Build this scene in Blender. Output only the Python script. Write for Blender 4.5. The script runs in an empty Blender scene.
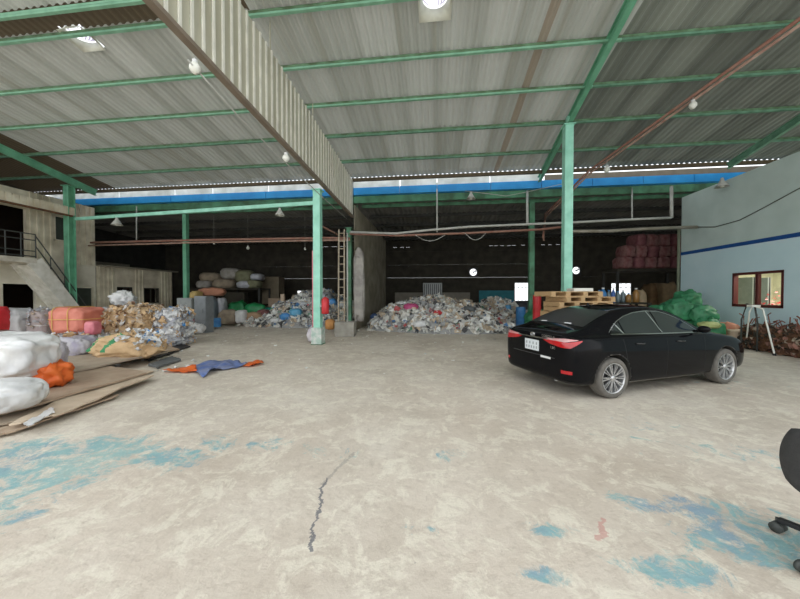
import bpy, bmesh, math, random
from mathutils import Vector, Matrix, noise
from mathutils.bvhtree import BVHTree
C = bpy.context.scene.collection
PI = math.pi
# ------------------------------------------------------------------ camera
F = 310.0; H = 1.62
YAW = math.atan(36 / F); PIT = math.atan(5 / F)
fw = Vector((-math.sin(YAW) * math.cos(PIT), math.cos(YAW) * math.cos(PIT), -math.sin(PIT)))
rt = Vector((math.cos(YAW), math.sin(YAW), 0)); up = rt.cross(fw)
CAM = Vector((0, 0, H))
cd = bpy.data.cameras.new('camera'); cam = bpy.data.objects.new('camera', cd); C.objects.link(cam)
cd.sensor_width = 36; cd.lens = F / 800 * 36; cd.clip_end = 500
cam.matrix_world = Matrix((( rt.x, up.x, -fw.x, 0), (rt.y, up.y, -fw.y, 0), (rt.z, up.z, -fw.z, H), (0, 0, 0, 1)))
bpy.context.scene.camera = cam
def ray(px, py): return fw + rt * ((px - 400) / F) + up * ((299.5 - py) / F)
def atZ(px, py, z=0.0):
    d = ray(px, py); return CAM + d * ((z - H) / d.z)
def atY(px, py, Y):
    d = ray(px, py); return CAM + d * (Y / d.y)
def atX(px, py, X):
    d = ray(px, py); return CAM + d * (X / d.x)
RS = 0.15; RH = 7.08
def roofz(Y): return H + RH - RS * Y
def atR(px, py, drop=0.0):
    d = ray(px, py); t = (RH - drop) / (d.z + RS * d.y); return CAM + d * t

# ------------------------------------------------------------------ materials
MATS = {}
def mat(name, col, rough=0.7, metal=0.0, col2=None, scale=4.0, bump=0.0, bscale=30.0, detail=5.0, stretch=(1, 1, 1), spec=0.5, lo=0.35, hi=0.65, trans=0.0, coat=0.0, transl=0.0):
    if name in MATS: return MATS[name]
    m = bpy.data.materials.new(name); m.use_nodes = True; nt = m.node_tree; N = nt.nodes; L = nt.links
    b = N['Principled BSDF']
    b.inputs['Roughness'].default_value = rough; b.inputs['Metallic'].default_value = metal
    b.inputs['Specular IOR Level'].default_value = spec
    b.inputs['Transmission Weight'].default_value = trans
    b.inputs['Coat Weight'].default_value = coat; b.inputs['Coat Roughness'].default_value = 0.03
    b.inputs['Base Color'].default_value = (*col, 1)
    tc = N.new('ShaderNodeTexCoord'); mp = N.new('ShaderNodeMapping'); mp.inputs['Scale'].default_value = stretch
    L.new(tc.outputs['Object'], mp.inputs['Vector'])
    if col2 is None: col2 = tuple(c * 0.82 for c in col)
    no = N.new('ShaderNodeTexNoise'); no.inputs['Scale'].default_value = scale; no.inputs['Detail'].default_value = detail
    L.new(mp.outputs[0], no.inputs['Vector'])
    rp = N.new('ShaderNodeValToRGB'); rp.color_ramp.elements[0].position = lo; rp.color_ramp.elements[1].position = hi
    rp.color_ramp.elements[0].color = (*col, 1); rp.color_ramp.elements[1].color = (*col2, 1)
    L.new(no.outputs['Fac'], rp.inputs[0]); L.new(rp.outputs[0], b.inputs['Base Color'])
    if bump:
        n2 = N.new('ShaderNodeTexNoise'); n2.inputs['Scale'].default_value = bscale; n2.inputs['Detail'].default_value = 6
        L.new(mp.outputs[0], n2.inputs['Vector'])
        bp = N.new('ShaderNodeBump'); bp.inputs['Strength'].default_value = bump; bp.inputs['Distance'].default_value = 0.05
        L.new(n2.outputs['Fac'], bp.inputs['Height']); L.new(bp.outputs[0], b.inputs['Normal'])
    if transl:
        tr = N.new('ShaderNodeBsdfTranslucent'); L.new(rp.outputs[0], tr.inputs['Color'])
        mx = N.new('ShaderNodeMixShader'); mx.inputs[0].default_value = transl
        L.new(b.outputs[0], mx.inputs[1]); L.new(tr.outputs[0], mx.inputs[2]); L.new(mx.outputs[0], N['Material Output'].inputs[0])
    MATS[name] = m; return m
def emat(name, col, s):
    m = bpy.data.materials.new(name); m.use_nodes = True; b = m.node_tree.nodes['Principled BSDF']
    b.inputs['Base Color'].default_value = (*col, 1); b.inputs['Emission Color'].default_value = (*col, 1); b.inputs['Emission Strength'].default_value = s
    return m
def glass(name, col, alpha_mix=0.85):
    m = bpy.data.materials.new(name); m.use_nodes = True; N = m.node_tree.nodes; L = m.node_tree.links
    N.remove(N['Principled BSDF'])
    t = N.new('ShaderNodeBsdfTransparent'); t.inputs[0].default_value = (*col, 1)
    g = N.new('ShaderNodeBsdfGlossy'); g.inputs['Roughness'].default_value = 0.02; g.inputs[0].default_value = (0.9, 0.9, 0.9, 1)
    fr = N.new('ShaderNodeLayerWeight'); fr.inputs[0].default_value = 0.12
    mx = N.new('ShaderNodeMixShader'); L.new(fr.outputs['Fresnel'], mx.inputs[0]); L.new(t.outputs[0], mx.inputs[1]); L.new(g.outputs[0], mx.inputs[2])
    L.new(mx.outputs[0], N['Material Output'].inputs[0]); return m

M_green = mat('green_paint', (0.19, 0.50, 0.32), 0.5, 0, (0.13, 0.37, 0.23), 3, 0.1, 20)
M_greenl = mat('pale_green_paint', (0.38, 0.76, 0.60), 0.45, 0, (0.27, 0.62, 0.47), 3, 0.1, 20)
M_greend = mat('old_green_paint', (0.10, 0.30, 0.17), 0.6, 0, (0.05, 0.12, 0.06), 2.2, 0.1, 20)
M_blue = mat('blue_sheet', (0.03, 0.32, 0.72), 0.4, 0, (0.02, 0.25, 0.62), 2)
M_white = mat('white_sheet', (0.8, 0.8, 0.76), 0.5, 0, (0.6, 0.6, 0.55), 2, transl=0.5)
M_clad = mat('cladding_sheet', (0.58, 0.56, 0.45), 0.55, 0.0, (0.42, 0.40, 0.30), 1.5, 0, stretch=(1, 1, 0.3))
M_cladrib = mat('cladding_rib', (0.88, 0.86, 0.76), 0.5)
M_brown = mat('rust_pipe', (0.26, 0.11, 0.075), 0.65, 0, (0.33, 0.19, 0.14), 5)
M_brown2 = mat('rust_pipe_pale', (0.42, 0.29, 0.22), 0.65, 0, (0.28, 0.15, 0.11), 5)
M_pvc = mat('pvc', (0.5, 0.5, 0.46), 0.5)
M_cable = mat('cable_grey', (0.5, 0.5, 0.46), 0.6)
M_cabled = mat('cable_dark', (0.08, 0.09, 0.07), 0.6)
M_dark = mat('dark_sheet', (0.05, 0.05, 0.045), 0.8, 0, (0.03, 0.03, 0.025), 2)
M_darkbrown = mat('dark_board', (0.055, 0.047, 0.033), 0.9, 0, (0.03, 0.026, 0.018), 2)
M_conc = mat('raw_concrete', (0.42, 0.40, 0.35), 0.9, 0, (0.30, 0.28, 0.24), 4, 0.3, 20)
M_rust = mat('rust_brown', (0.2, 0.1, 0.05), 0.9, 0, (0.1, 0.05, 0.03), 5, 0.4, 15)
M_card = mat('cardboard', (0.46, 0.35, 0.25), 0.85, 0, (0.36, 0.26, 0.18), 3, 0.1, 8)
M_card2 = mat('cardboard_pale', (0.62, 0.50, 0.37), 0.85, 0, (0.50, 0.39, 0.28), 3, 0.1, 8)
M_cardg = mat('cardboard_grey', (0.45, 0.37, 0.28), 0.85, 0, (0.36, 0.29, 0.22), 3)
M_wood = mat('pallet_wood', (0.62, 0.42, 0.22), 0.8, 0, (0.48, 0.31, 0.15), 6, 0.1, 20, stretch=(1, 6, 6))
M_pwhite = mat('white_plastic', (0.76, 0.76, 0.74), 0.35, 0, (0.60, 0.60, 0.60), 3, 0.6, 4)
M_pgrey = mat('grey_plastic', (0.50, 0.52, 0.54), 0.4, 0, (0.38, 0.38, 0.42), 5, 0.3, 10)
M_pblue = mat('blue_plastic', (0.05, 0.20, 0.50), 0.4, 0, (0.08, 0.3, 0.6), 6, 0.2, 12)
M_pgreen = mat('green_plastic', (0.02, 0.30, 0.10), 0.4, 0, (0.02, 0.2, 0.06), 5, 0.2, 12)
M_pgreenb = mat('green_mesh_bag', (0.045, 0.25, 0.11), 0.5, 0, (0.03, 0.16, 0.07), 4, 0.35, 8)
M_porange = mat('orange_bag', (0.80, 0.17, 0.03), 0.5, 0, (0.68, 0.12, 0.02), 5, 0.2, 14)
M_ored = mat('salmon_wrap', (0.70, 0.24, 0.17), 0.5, 0, (0.60, 0.18, 0.12), 4, 0.2, 12)
M_pink = mat('pink_plastic', (0.75, 0.25, 0.28), 0.45, 0, (0.6, 0.15, 0.2), 4)
M_red = mat('red_plastic', (0.62, 0.03, 0.04), 0.45, 0, (0.45, 0.02, 0.02), 4)
M_beige = mat('sack_beige', (0.66, 0.46, 0.26), 0.8, 0, (0.55, 0.37, 0.20), 5, 0.3, 14)
M_mag = mat('magenta_plastic', (0.55, 0.08, 0.22), 0.5)
M_black = mat('black_plastic', (0.015, 0.015, 0.016), 0.6)
M_chrome = mat('chrome', (0.75, 0.75, 0.76), 0.15, 1.0, (0.7, 0.7, 0.7))
M_teal = mat('teal_paint', (0.03, 0.22, 0.26), 0.7)
M_tan = mat('tan_scrap', (0.58, 0.40, 0.22), 0.85)
M_maroon = mat('maroon_frame', (0.10, 0.018, 0.018), 0.4)
M_steel = mat('grey_steel', (0.42, 0.43, 0.42), 0.5, 0.3)
M_redbundle = mat('red_bundle', (0.17, 0.05, 0.05), 0.8, 0, (0.26, 0.14, 0.13), 6, 0.3, 15)
M_lamp = mat('lamp_white', (0.85, 0.85, 0.78), 0.4, 0, (0.8, 0.8, 0.72))
M_lampgrey = mat('lamp_enamel', (0.50, 0.50, 0.46), 0.4)

# ------------------------------------------------------------------ object helpers
def tag(o, label=None, cat=None, group=None, kind=None):
    if label: o['label'] = label
    if cat: o['category'] = cat
    if group: o['group'] = group
    if kind: o['kind'] = kind
    return o
def empty(name, loc=(0, 0, 0), rz=0.0):
    o = bpy.data.objects.new(name, None); C.objects.link(o); o.location = loc; o.rotation_euler = (0, 0, rz); o.empty_display_size = 0.1; return o
class MB:
    def __init__(s): s.v = []; s.f = []; s.mi = []; s.cur = 0
    def add(s, vs, fs, mi=None):
        o = len(s.v); s.v += [tuple(v) for v in vs]; s.f += [tuple(i + o for i in f) for f in fs]
        s.mi += [s.cur if mi is None else mi] * len(fs)
    def box(s, a, b, rz=0, mi=None):
        x0, y0, z0 = a; x1, y1, z1 = b
        vs = [Vector((x, y, z)) for z in (z0, z1) for y in (y0, y1) for x in (x0, x1)]
        if rz:
            c = Vector(((x0 + x1) / 2, (y0 + y1) / 2, 0)); R = Matrix.Rotation(rz, 3, 'Z'); vs = [R @ (v - c) + c for v in vs]
        s.add(vs, [(0, 2, 3, 1), (4, 5, 7, 6), (0, 1, 5, 4), (2, 6, 7, 3), (0, 4, 6, 2), (1, 3, 7, 5)], mi)
    def beam(s, p, q, w, h, upv=(0, 0, 1), mi=None):
        p = Vector(p); q = Vector(q); d = (q - p).normalized(); u = Vector(upv)
        if abs(d.dot(u)) > 0.98: u = Vector((0, 1, 0))
        r = d.cross(u).normalized(); u = r.cross(d)
        vs = []
        for e in (p, q):
            for a, b in ((-1, -1), (1, -1), (1, 1), (-1, 1)): vs.append(e + r * a * w / 2 + u * b * h / 2)
        s.add(vs, [(0, 3, 2, 1), (4, 5, 6, 7), (0, 1, 5, 4), (1, 2, 6, 5), (2, 3, 7, 6), (3, 0, 4, 7)], mi)
    def hbeam(s, p, q, w, h, t=0.02):
        p = Vector(p); q = Vector(q)
        d = (q - p).normalized(); u = Vector((0, 0, 1)) if abs(d.z) < 0.9 else Vector((0, 1, 0))
        r = d.cross(u).normalized(); u = r.cross(d)
        s.beam(p + u * (h / 2 - t / 2), q + u * (h / 2 - t / 2), w, t, u); s.beam(p - u * (h / 2 - t / 2), q - u * (h / 2 - t / 2), w, t, u); s.beam(p, q, t, h - 2 * t, u)
    def tube(s, pts, r, n=8, mi=None, closed=False):
        pts = [Vector(p) for p in pts]; rings = []
        K = len(pts)
        for i, p in enumerate(pts):
            if closed: d = (pts[(i + 1) % K] - pts[i - 1]).normalized()
            else: d = (pts[min(i + 1, K - 1)] - pts[max(i - 1, 0)]).normalized()
            u = Vector((0, 0, 1)) if abs(d.z) < 0.95 else Vector((1, 0, 0))
            a = d.cross(u).normalized(); b = a.cross(d); rr = r[i] if isinstance(r, (list, tuple)) else r
            rings.append([p + (a * math.cos(2 * PI * k / n) + b * math.sin(2 * PI * k / n)) * rr for k in range(n)])
        vs = [v for g in rings for v in g]; fs = []
        for i in range(K if closed else K - 1):
            j = (i + 1) % K
            for k in range(n): fs.append((i * n + k, i * n + (k + 1) % n, j * n + (k + 1) % n, j * n + k))
        if not closed: fs.append(tuple(range(n))[::-1]); fs.append(tuple((K - 1) * n + k for k in range(n)))
        s.add(vs, fs, mi)
    def lathe(s, prof, n=24, M=None, mi=None, capped=True):
        M = M or Matrix(); vs = []
        for r, z in prof:
            for k in range(n): vs.append(M @ Vector((r * math.cos(2 * PI * k / n), r * math.sin(2 * PI * k / n), z)))
        fs = []; K = len(prof)
        for i in range(K - 1):
            for k in range(n): fs.append((i * n + k, i * n + (k + 1) % n, (i + 1) * n + (k + 1) % n, (i + 1) * n + k))
        if capped: fs.append(tuple(range(n))[::-1]); fs.append(tuple((K - 1) * n + k for k in range(n)))
        s.add(vs, fs, mi)
    def build(s, name, m, parent=None, smooth=False, loc=None, rz=0.0, bevel=0.0):
        me = bpy.data.meshes.new(name); me.from_pydata(s.v, [], s.f)
        for x in (m if isinstance(m, (list, tuple)) else [m]): me.materials.append(x)
        for p, i in zip(me.polygons, s.mi): p.material_index = i; p.use_smooth = smooth
        me.update()
        o = bpy.data.objects.new(name, me); C.objects.link(o)
        if parent: o.parent = parent
        if loc is not None: o.location = loc; o.rotation_euler = (0, 0, rz)
        if bevel:
            bv = o.modifiers.new('bevel', 'BEVEL'); bv.width = bevel; bv.segments = 2; bv.limit_method = 'ANGLE'
        return o
def origin_to(o, p):
    "move a mesh's origin to world point p without moving it"
    p = Vector(p); o.data.transform(Matrix.Translation(-p)); o.location = p; return o

# =================================================================== SETTING
# floor -------------------------------------------------------------
def floor_mat():
    m = bpy.data.materials.new('concrete_floor'); m.use_nodes = True; nt = m.node_tree; N = nt.nodes; L = nt.links
    b = N['Principled BSDF']; b.inputs['Specular IOR Level'].default_value = 0.35
    g = N.new('ShaderNodeNewGeometry')
    def noi(sc, det=6, rough=0.6, dist=0.0):
        n = N.new('ShaderNodeTexNoise'); n.inputs['Scale'].default_value = sc; n.inputs['Detail'].default_value = det
        n.inputs['Roughness'].default_value = rough; n.inputs['Distortion'].default_value = dist
        L.new(g.outputs['Position'], n.inputs['Vector']); return n.outputs['Fac']
    def ramp(inp, stops):
        r = N.new('ShaderNodeValToRGB'); e = r.color_ramp.elements
        while len(e) > 1: e.remove(e[-1])
        e[0].position = stops[0][0]; e[0].color = (*stops[0][1], 1)
        for p, c in stops[1:]: x = e.new(p); x.color = (*c, 1)
        L.new(inp, r.inputs[0]); return r.outputs[0]
    def mth(op, a, bb=None, clamp=False):
        n = N.new('ShaderNodeMath'); n.operation = op; n.use_clamp = clamp
        for i, x in enumerate((a, bb)):
            if x is None: continue
            if isinstance(x, (int, float)): n.inputs[i].default_value = x
            else: L.new(x, n.inputs[i])
        return n.outputs[0]
    def mix(f, a, c):
        n = N.new('ShaderNodeMix'); n.data_type = 'RGBA'
        L.new(f, n.inputs[0])
        for i, x in ((6, a), (7, c)):
            if isinstance(x, tuple): n.inputs[i].default_value = (*x, 1)
            else: L.new(x, n.inputs[i])
        return n.outputs[2]
    base = ramp(noi(0.55, 8, 0.65, 0.4), [(0.3, (0.48, 0.415, 0.335)), (0.5, (0.62, 0.55, 0.46)), (0.68, (0.72, 0.66, 0.565))])
    warm = ramp(noi(0.35, 3), [(0.4, (0, 0, 0)), (0.65, (1, 1, 1))])
    base = mix(mth('MULTIPLY', warm, 0.35), base, (0.60, 0.49, 0.39))
    crust = ramp(noi(3.4, 12, 0.78, 0.6), [(0.50, (0, 0, 0)), (0.57, (1, 1, 1))])
    base = mix(mth('MULTIPLY', crust, 0.55), base, (0.80, 0.75, 0.62))
    fine = ramp(noi(11, 8, 0.75, 0.5), [(0.36, (1, 1, 1)), (0.50, (0, 0, 0))])
    base = mix(mth('MULTIPLY', fine, 0.35), base, (0.40, 0.33, 0.27))
    spots = ramp(noi(30, 5, 0.7), [(0.29, (1, 1, 1)), (0.36, (0, 0, 0))])
    base = mix(mth('MULTIPLY', spots, 0.5), base, (0.24, 0.21, 0.18))
    # oil stains
    oil = ramp(noi(1.1, 7, 0.7, 1.2), [(0.66, (0, 0, 0)), (0.74, (1, 1, 1))])
    base = mix(mth('MULTIPLY', oil, 0.4), base, (0.33, 0.28, 0.22))
    def scrape(p, q, wdt, colr, amt, base):
        p = atZ(*p); q = atZ(*q); d = (q - p); L_ = d.length; d.normalize(); nn = Vector((-d.y, d.x, 0))
        vm = N.new('ShaderNodeVectorMath'); vm.operation = 'SUBTRACT'; L.new(g.outputs['Position'], vm.inputs[0]); vm.inputs[1].default_value = p
        def dot(v):
            n = N.new('ShaderNodeVectorMath'); n.operation = 'DOT_PRODUCT'; L.new(vm.outputs[0], n.inputs[0]); n.inputs[1].default_value = v; return n.outputs['Value']
        along = dot(d); across = mth('ADD', dot(nn), mth('MULTIPLY', mth('SUBTRACT', noi(2.2, 6, .7), .5), .28))
        m1 = mth('SUBTRACT', 1.0, mth('DIVIDE', mth('ABSOLUTE', across), wdt), True)
        m2 = mth('MULTIPLY', mth('GREATER_THAN', along, 0.0), mth('LESS_THAN', along, L_))
        k = mth('GREATER_THAN', mth('MULTIPLY', m1, noi(22, 8, .85)), .34)
        return mix(mth('MULTIPLY', mth('MULTIPLY', k, m2), amt), base, colr)
    base = scrape((309, 552), (327, 478), .034, (0.09, 0.10, 0.13), .75, base)
    base = scrape((322, 485), (352, 452), .06, (0.2, 0.19, 0.18), .4, base)
    base = scrape((596, 540), (603, 518), .05, (0.55, 0.25, 0.22), .6, base)
    # patches of old cyan paint, by place
    tot = None
    for (px, py, rx, ry, st) in PATCH:
        c = atZ(px, py)
        vm = N.new('ShaderNodeVectorMath'); vm.operation = 'SUBTRACT'; L.new(g.outputs['Position'], vm.inputs[0]); vm.inputs[1].default_value = c
        v2 = N.new('ShaderNodeVectorMath'); v2.operation = 'DIVIDE'; L.new(vm.outputs[0], v2.inputs[0]); v2.inputs[1].default_value = (rx, ry, 1e6)
        ln = N.new('ShaderNodeVectorMath'); ln.operation = 'LENGTH'; L.new(v2.outputs[0], ln.inputs[0])
        w = mth('MULTIPLY', mth('SUBTRACT', 1.0, ln.outputs['Value'], True), st)
        tot = w if tot is None else mth('MAXIMUM', tot, w)
    nz = noi(2.6, 12, 0.80, 1.0)
    thr = mth('ADD', mth('MULTIPLY', tot, 0.42), nz)
    pf = ramp(thr, [(0.66, (0, 0, 0)), (0.72, (1, 1, 1))])
    pf = mth('MULTIPLY', pf, ramp(tot, [(0.0, (0, 0, 0)), (0.12, (1, 1, 1))]))
    pc = ramp(noi(1.3, 4), [(0.35, (0.20, 0.32, 0.42)), (0.5, (0.20, 0.42, 0.44)), (0.65, (0.30, 0.48, 0.46))])
    wear = ramp(noi(5.0, 12, 0.82, .5), [(0.44, (0.08, 0.08, 0.08)), (0.53, (1, 1, 1))])
    pf = mth('MULTIPLY', mth('MULTIPLY', pf, wear), 0.85)
    col = mix(pf, base, pc)
    # dark crack/scrape line
    a = atZ(312, 540); bq = atZ(326, 478)
    L.new(col, b.inputs['Base Color'])
    r = ramp(noi(3, 5), [(0.3, (0.55, 0.55, 0.55)), (0.7, (0.8, 0.8, 0.8))]); L.new(r, b.inputs['Roughness'])
    bp = N.new('ShaderNodeBump'); bp.inputs['Strength'].default_value = 0.5; bp.inputs['Distance'].default_value = 0.03
    L.new(noi(12, 8, 0.7), bp.inputs['Height']); L.new(bp.outputs[0], b.inputs['Normal'])
    return m
PATCH = [(30, 465, 1.5, 0.9, 1.0), (95, 450, 1.2, .6, .9), (165, 458, 0.8, .35, .9), (0, 520, .6, .5, .7), (250, 445, 1.6, .45, .45), (320, 450, .9, .35, .5),
         (435, 528, .35, .2, .55), (545, 528, .3, .14, .8), (610, 440, 1.3, .5, .35), (745, 455, 1.5, .5, .45), (700, 510, .9, .3, .8), (770, 540, .9, .45, 1.0),
         (680, 570, .6, .2, .8), (640, 500, .6, .2, .6), (230, 508, .4, .2, .35), (650, 425, 1.2, .5, .4), (440, 455, 1.0, .5, .3), (540, 575, .3, .1, .8), (720, 385, 2, .8, .3)]
mb = MB(); mb.box((-30, -14, -0.3), (26, 34, 0)); fl = mb.build('floor', floor_mat()); tag(fl, kind='structure')

# main roof --------------------------------------------------------
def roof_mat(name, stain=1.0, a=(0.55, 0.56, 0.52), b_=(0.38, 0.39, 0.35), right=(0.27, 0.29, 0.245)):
    m = bpy.data.materials.new(name); m.use_nodes = True; N = m.node_tree.nodes; L = m.node_tree.links
    b = N['Principled BSDF']; b.inputs['Roughness'].default_value = 0.6
    g = N.new('ShaderNodeNewGeometry'); sx = N.new('ShaderNodeSeparateXYZ'); L.new(g.outputs['Position'], sx.inputs[0])
    # one tone per sheet (sheets about 0.9 m wide), plus lengthwise streaks
    def mth(op, p, q=None):
        n = N.new('ShaderNodeMath'); n.operation = op
        for i, x in enumerate((p, q)):
            if x is None: continue
            if isinstance(x, (int, float)): n.inputs[i].default_value = x
            else: L.new(x, n.inputs[i])
        return n.outputs[0]
    cell = mth('FLOOR', mth('DIVIDE', sx.outputs['X'], 0.92)); row = mth('FLOOR', mth('DIVIDE', sx.outputs['Y'], 2.6))
    cb = N.new('ShaderNodeCombineXYZ'); L.new(cell, cb.inputs[0]); L.new(row, cb.inputs[1])
    wn = N.new('ShaderNodeTexWhiteNoise'); L.new(cb.outputs[0], wn.inputs['Vector'])
    mp = N.new('ShaderNodeMapping'); mp.inputs['Scale'].default_value = (3.2, 0.10, 0.1); L.new(g.outputs['Position'], mp.inputs[0])
    no = N.new('ShaderNodeTexNoise'); no.inputs['Scale'].default_value = 1.0; no.inputs['Detail'].default_value = 6; L.new(mp.outputs[0], no.inputs['Vector'])
    fac = mth('ADD', mth('MULTIPLY', wn.outputs['Value'], 0.45), mth('MULTIPLY', no.outputs['Fac'], 0.75))
    # soft darker band along each sheet lap
    fr = mth('FRACT', mth('DIVIDE', sx.outputs['X'], 0.92)); lap = mth('POWER', mth('ABSOLUTE', mth('SUBTRACT', mth('MULTIPLY', fr, 2.0), 1.0)), 3.0)
    fac = mth('ADD', fac, mth('MULTIPLY', lap, 0.30))
    rp = N.new('ShaderNodeValToRGB'); e = rp.color_ramp.elements; e[0].position = 0.3; e[0].color = (*a, 1); e[1].position = 0.85; e[1].color = (*b_, 1)
    x = e.new(1.0); x.color = (0.36, 0.36, 0.31, 1)
    L.new(fac, rp.inputs[0])
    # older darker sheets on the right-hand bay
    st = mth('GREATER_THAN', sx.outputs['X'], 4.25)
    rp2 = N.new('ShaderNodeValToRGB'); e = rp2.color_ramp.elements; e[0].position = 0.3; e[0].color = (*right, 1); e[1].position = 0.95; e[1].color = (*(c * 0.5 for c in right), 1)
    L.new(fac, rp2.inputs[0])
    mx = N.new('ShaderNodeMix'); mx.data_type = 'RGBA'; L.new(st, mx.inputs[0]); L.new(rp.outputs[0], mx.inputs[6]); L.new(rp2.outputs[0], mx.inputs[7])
    # brown rust stain strip
    d = mth('ABSOLUTE', mth('SUBTRACT', sx.outputs['X'], 2.45)); nn = mth('LESS_THAN', mth('ADD', d, mth('MULTIPLY', no.outputs['Fac'], 0.25)), 0.22)
    m2 = N.new('ShaderNodeMix'); m2.data_type = 'RGBA'; L.new(mth('MULTIPLY', nn, 0.7), m2.inputs[0]); L.new(mx.outputs[2], m2.inputs[6]); m2.inputs[7].default_value = (0.27, 0.20, 0.13, 1)
    def both(p, q): return mth('MULTIPLY', p, q)
    old = mth('LESS_THAN', sx.outputs['X'], -15.35)  # shade past the left rafter, put into the sheet colour as dark brown
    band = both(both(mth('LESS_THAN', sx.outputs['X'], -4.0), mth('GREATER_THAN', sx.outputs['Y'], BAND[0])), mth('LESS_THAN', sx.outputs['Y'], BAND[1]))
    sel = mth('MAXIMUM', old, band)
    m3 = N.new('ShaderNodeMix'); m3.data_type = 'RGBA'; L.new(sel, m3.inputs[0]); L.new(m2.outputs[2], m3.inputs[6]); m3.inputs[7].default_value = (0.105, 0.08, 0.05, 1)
    L.new(m3.outputs[2], b.inputs['Base Color'])
    tr = N.new('ShaderNodeBsdfTranslucent'); L.new(m3.outputs[2], tr.inputs['Color']); ms = N.new('ShaderNodeMixShader'); ms.inputs[0].default_value = 0.10
    L.new(b.outputs[0], ms.inputs[1]); L.new(tr.outputs[0], ms.inputs[2]); L.new(ms.outputs[0], N['Material Output'].inputs[0])
    return m
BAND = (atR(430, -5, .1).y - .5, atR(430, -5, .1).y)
EAVE = 13.35
def corrugated(Y0, Y1, X0, X1, zf, pitch=0.19, amp=0.022, holes=()):
    mb = MB(); n = int((X1 - X0) / pitch * 4); ys = [Y0 + (Y1 - Y0) * k / 8 for k in range(9)]
    for h in holes: ys += [h[2], h[3]]
    ys = sorted(set(ys)); vs = []
    for y in ys:
        for i in range(n + 1):
            x = X0 + (X1 - X0) * i / n
            ph = (i % 4); dz = amp * (-1, -1, 1, 1)[ph]
            vs.append((x, y, zf(y) + dz))
    fs = []
    for j in range(len(ys) - 1):
        for i in range(n):
            xc = X0 + (X1 - X0) * (i + .5) / n; yc = (ys[j] + ys[j + 1]) / 2
            if any(h[0] < xc < h[1] and h[2] < yc < h[3] for h in holes): continue
            a = j * (n + 1) + i; fs.append((a, a + 1, a + n + 2, a + n + 1))
    mb.add(vs, fs); return mb
vent1 = atR(435, 6); vent2 = atR(83, 40)
HOLES = [(vent1.x - .34, vent1.x + .34, vent1.y - .4, vent1.y + .28), (vent2.x - .3, vent2.x + .3, vent2.y - .3, vent2.y + .25)]
XL = -20.0
mb = corrugated(2.8, EAVE, XL, 13.6, lambda y: roofz(y) + 0.03, holes=HOLES)
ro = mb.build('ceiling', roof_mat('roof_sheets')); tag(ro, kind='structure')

# purlins ----------------------------------------------------------
pys = [-5, 56, 98, 131, 158]
pl = [atR(430, y, 0.1).y for y in pys]; pl = [pl[0] - .5] + pl
M_purl = mat('purlin_green', (0.30, 0.58, 0.41), 0.5, 0, (0.20, 0.42, 0.28), 3); M_purlb = mat('purlin_green_dull', (0.17, 0.36, 0.24), .6, 0, (0.10, 0.22, 0.14), 3); M_mould = mat('purlin_mould', (0.09, 0.14, 0.07), .8, 0, (0.16, 0.30, 0.17), 4)
names = ['green roof purlin nearest the viewer, seen only at the top left',
         'green roof purlin across the shed, topmost one right of the hanging cladding',
         'green roof purlin across the shed, second down from the top right of the cladding',
         'green roof purlin across the shed, third down from the top right of the cladding',
         'green roof purlin across the shed, the last but one before the blue gutter',
         'darkish green roof purlin nearest to the blue gutter']
M_uproof = mat('upper_dark_sheet', (0.10, 0.075, 0.05), .9)
for k, Y in enumerate(pl):
    mb = MB(); z = roofz(Y) - 0.075
    for (xa, xb, mi) in ((XL + .1, 4.2, 0), (4.2, 13.5, 1)):
        mb.beam((xa, Y, z + .035), (xb, Y, z + .035), 0.012, 0.05, mi=2 if k > 0 else mi); mb.beam((xa, Y, z - .02), (xb, Y, z - .02), 0.012, 0.045, mi=mi); mb.beam((xa, Y + .03, z + .06), (xb, Y + .03, z + .06), 0.07, 0.012, mi=2); mb.beam((xa, Y + .03, z - .04), (xb, Y + .03, z - .04), 0.07, 0.012, mi=mi)
    o = mb.build('roof_purlin', [M_purl if k < 4 else M_purlb, M_purlb, M_mould]); origin_to(o, (0, Y, z)); tag(o, names[k], 'roof beam', 'green purlins under the main roof')
mb = MB(); Y = EAVE - .12
mb.beam((XL, Y, roofz(Y) - .125), (13.5, Y, roofz(Y) - .125), .1, .13)
tag(mb.build('roof_purlin', mat('eave_brown', (0.13, 0.10, 0.06), 0.8)), 'dark brown eave beam along the lower edge of the grey roof above the blue gutter', 'roof beam')

# rafters and columns ---------------------------------------------
def hcol(name, base, top, w, m, label, cat='column', sq=False, plate=True):
    r = empty(name, (base[0], base[1], 0)); tag(r, label, cat)
    mb = MB(); h = top
    if sq: mb.box((-w / 2, -w / 2, 0), (w / 2, w / 2, h))
    else:
        t = .02; mb.box((-w / 2, -w / 2, 0), (w / 2, -w / 2 + t, h)); mb.box((-w / 2, w / 2 - t, 0), (w / 2, w / 2, h)); mb.box((-t / 2, -w / 2, 0), (t / 2, w / 2, h))
    mb.build('shaft', m, r)
    if plate:
        mb = MB(); mb.box((-w * .8, -w * .8, 0), (w * .8, w * .8, .025)); mb.build('base_plate', M_greend, r)
    mb = MB(); mb.box((-w * .7, -w * .7, h - .03), (w * .7, w * .7, h)); mb.build('cap_plate', m, r)
    return r
PX = -3.6
YA = 9.75; pa = atY(318, 300, YA); za = atY(318, 190, YA).z
colA = hcol('steel_column', (pa.x, YA), za, .23, M_greenl, 'pale green steel column standing under the lower edge of the ribbed cladding', sq=True)
mb = MB(); mb.box((-.17, -.17, 0), (.17, .17, .55)); mb.build('plaster_foot', mat('foot_white', (0.7, 0.7, 0.66), 0.8, 0, (0.35, 0.5, 0.42), 6), colA)
mb = MB(); mb.box((-.19, -.02, 0.02), (-.14, .04, 3.05)); tag(mb.build('conduit', M_pink, colA), 'faded red strip up the left of the column')
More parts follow.
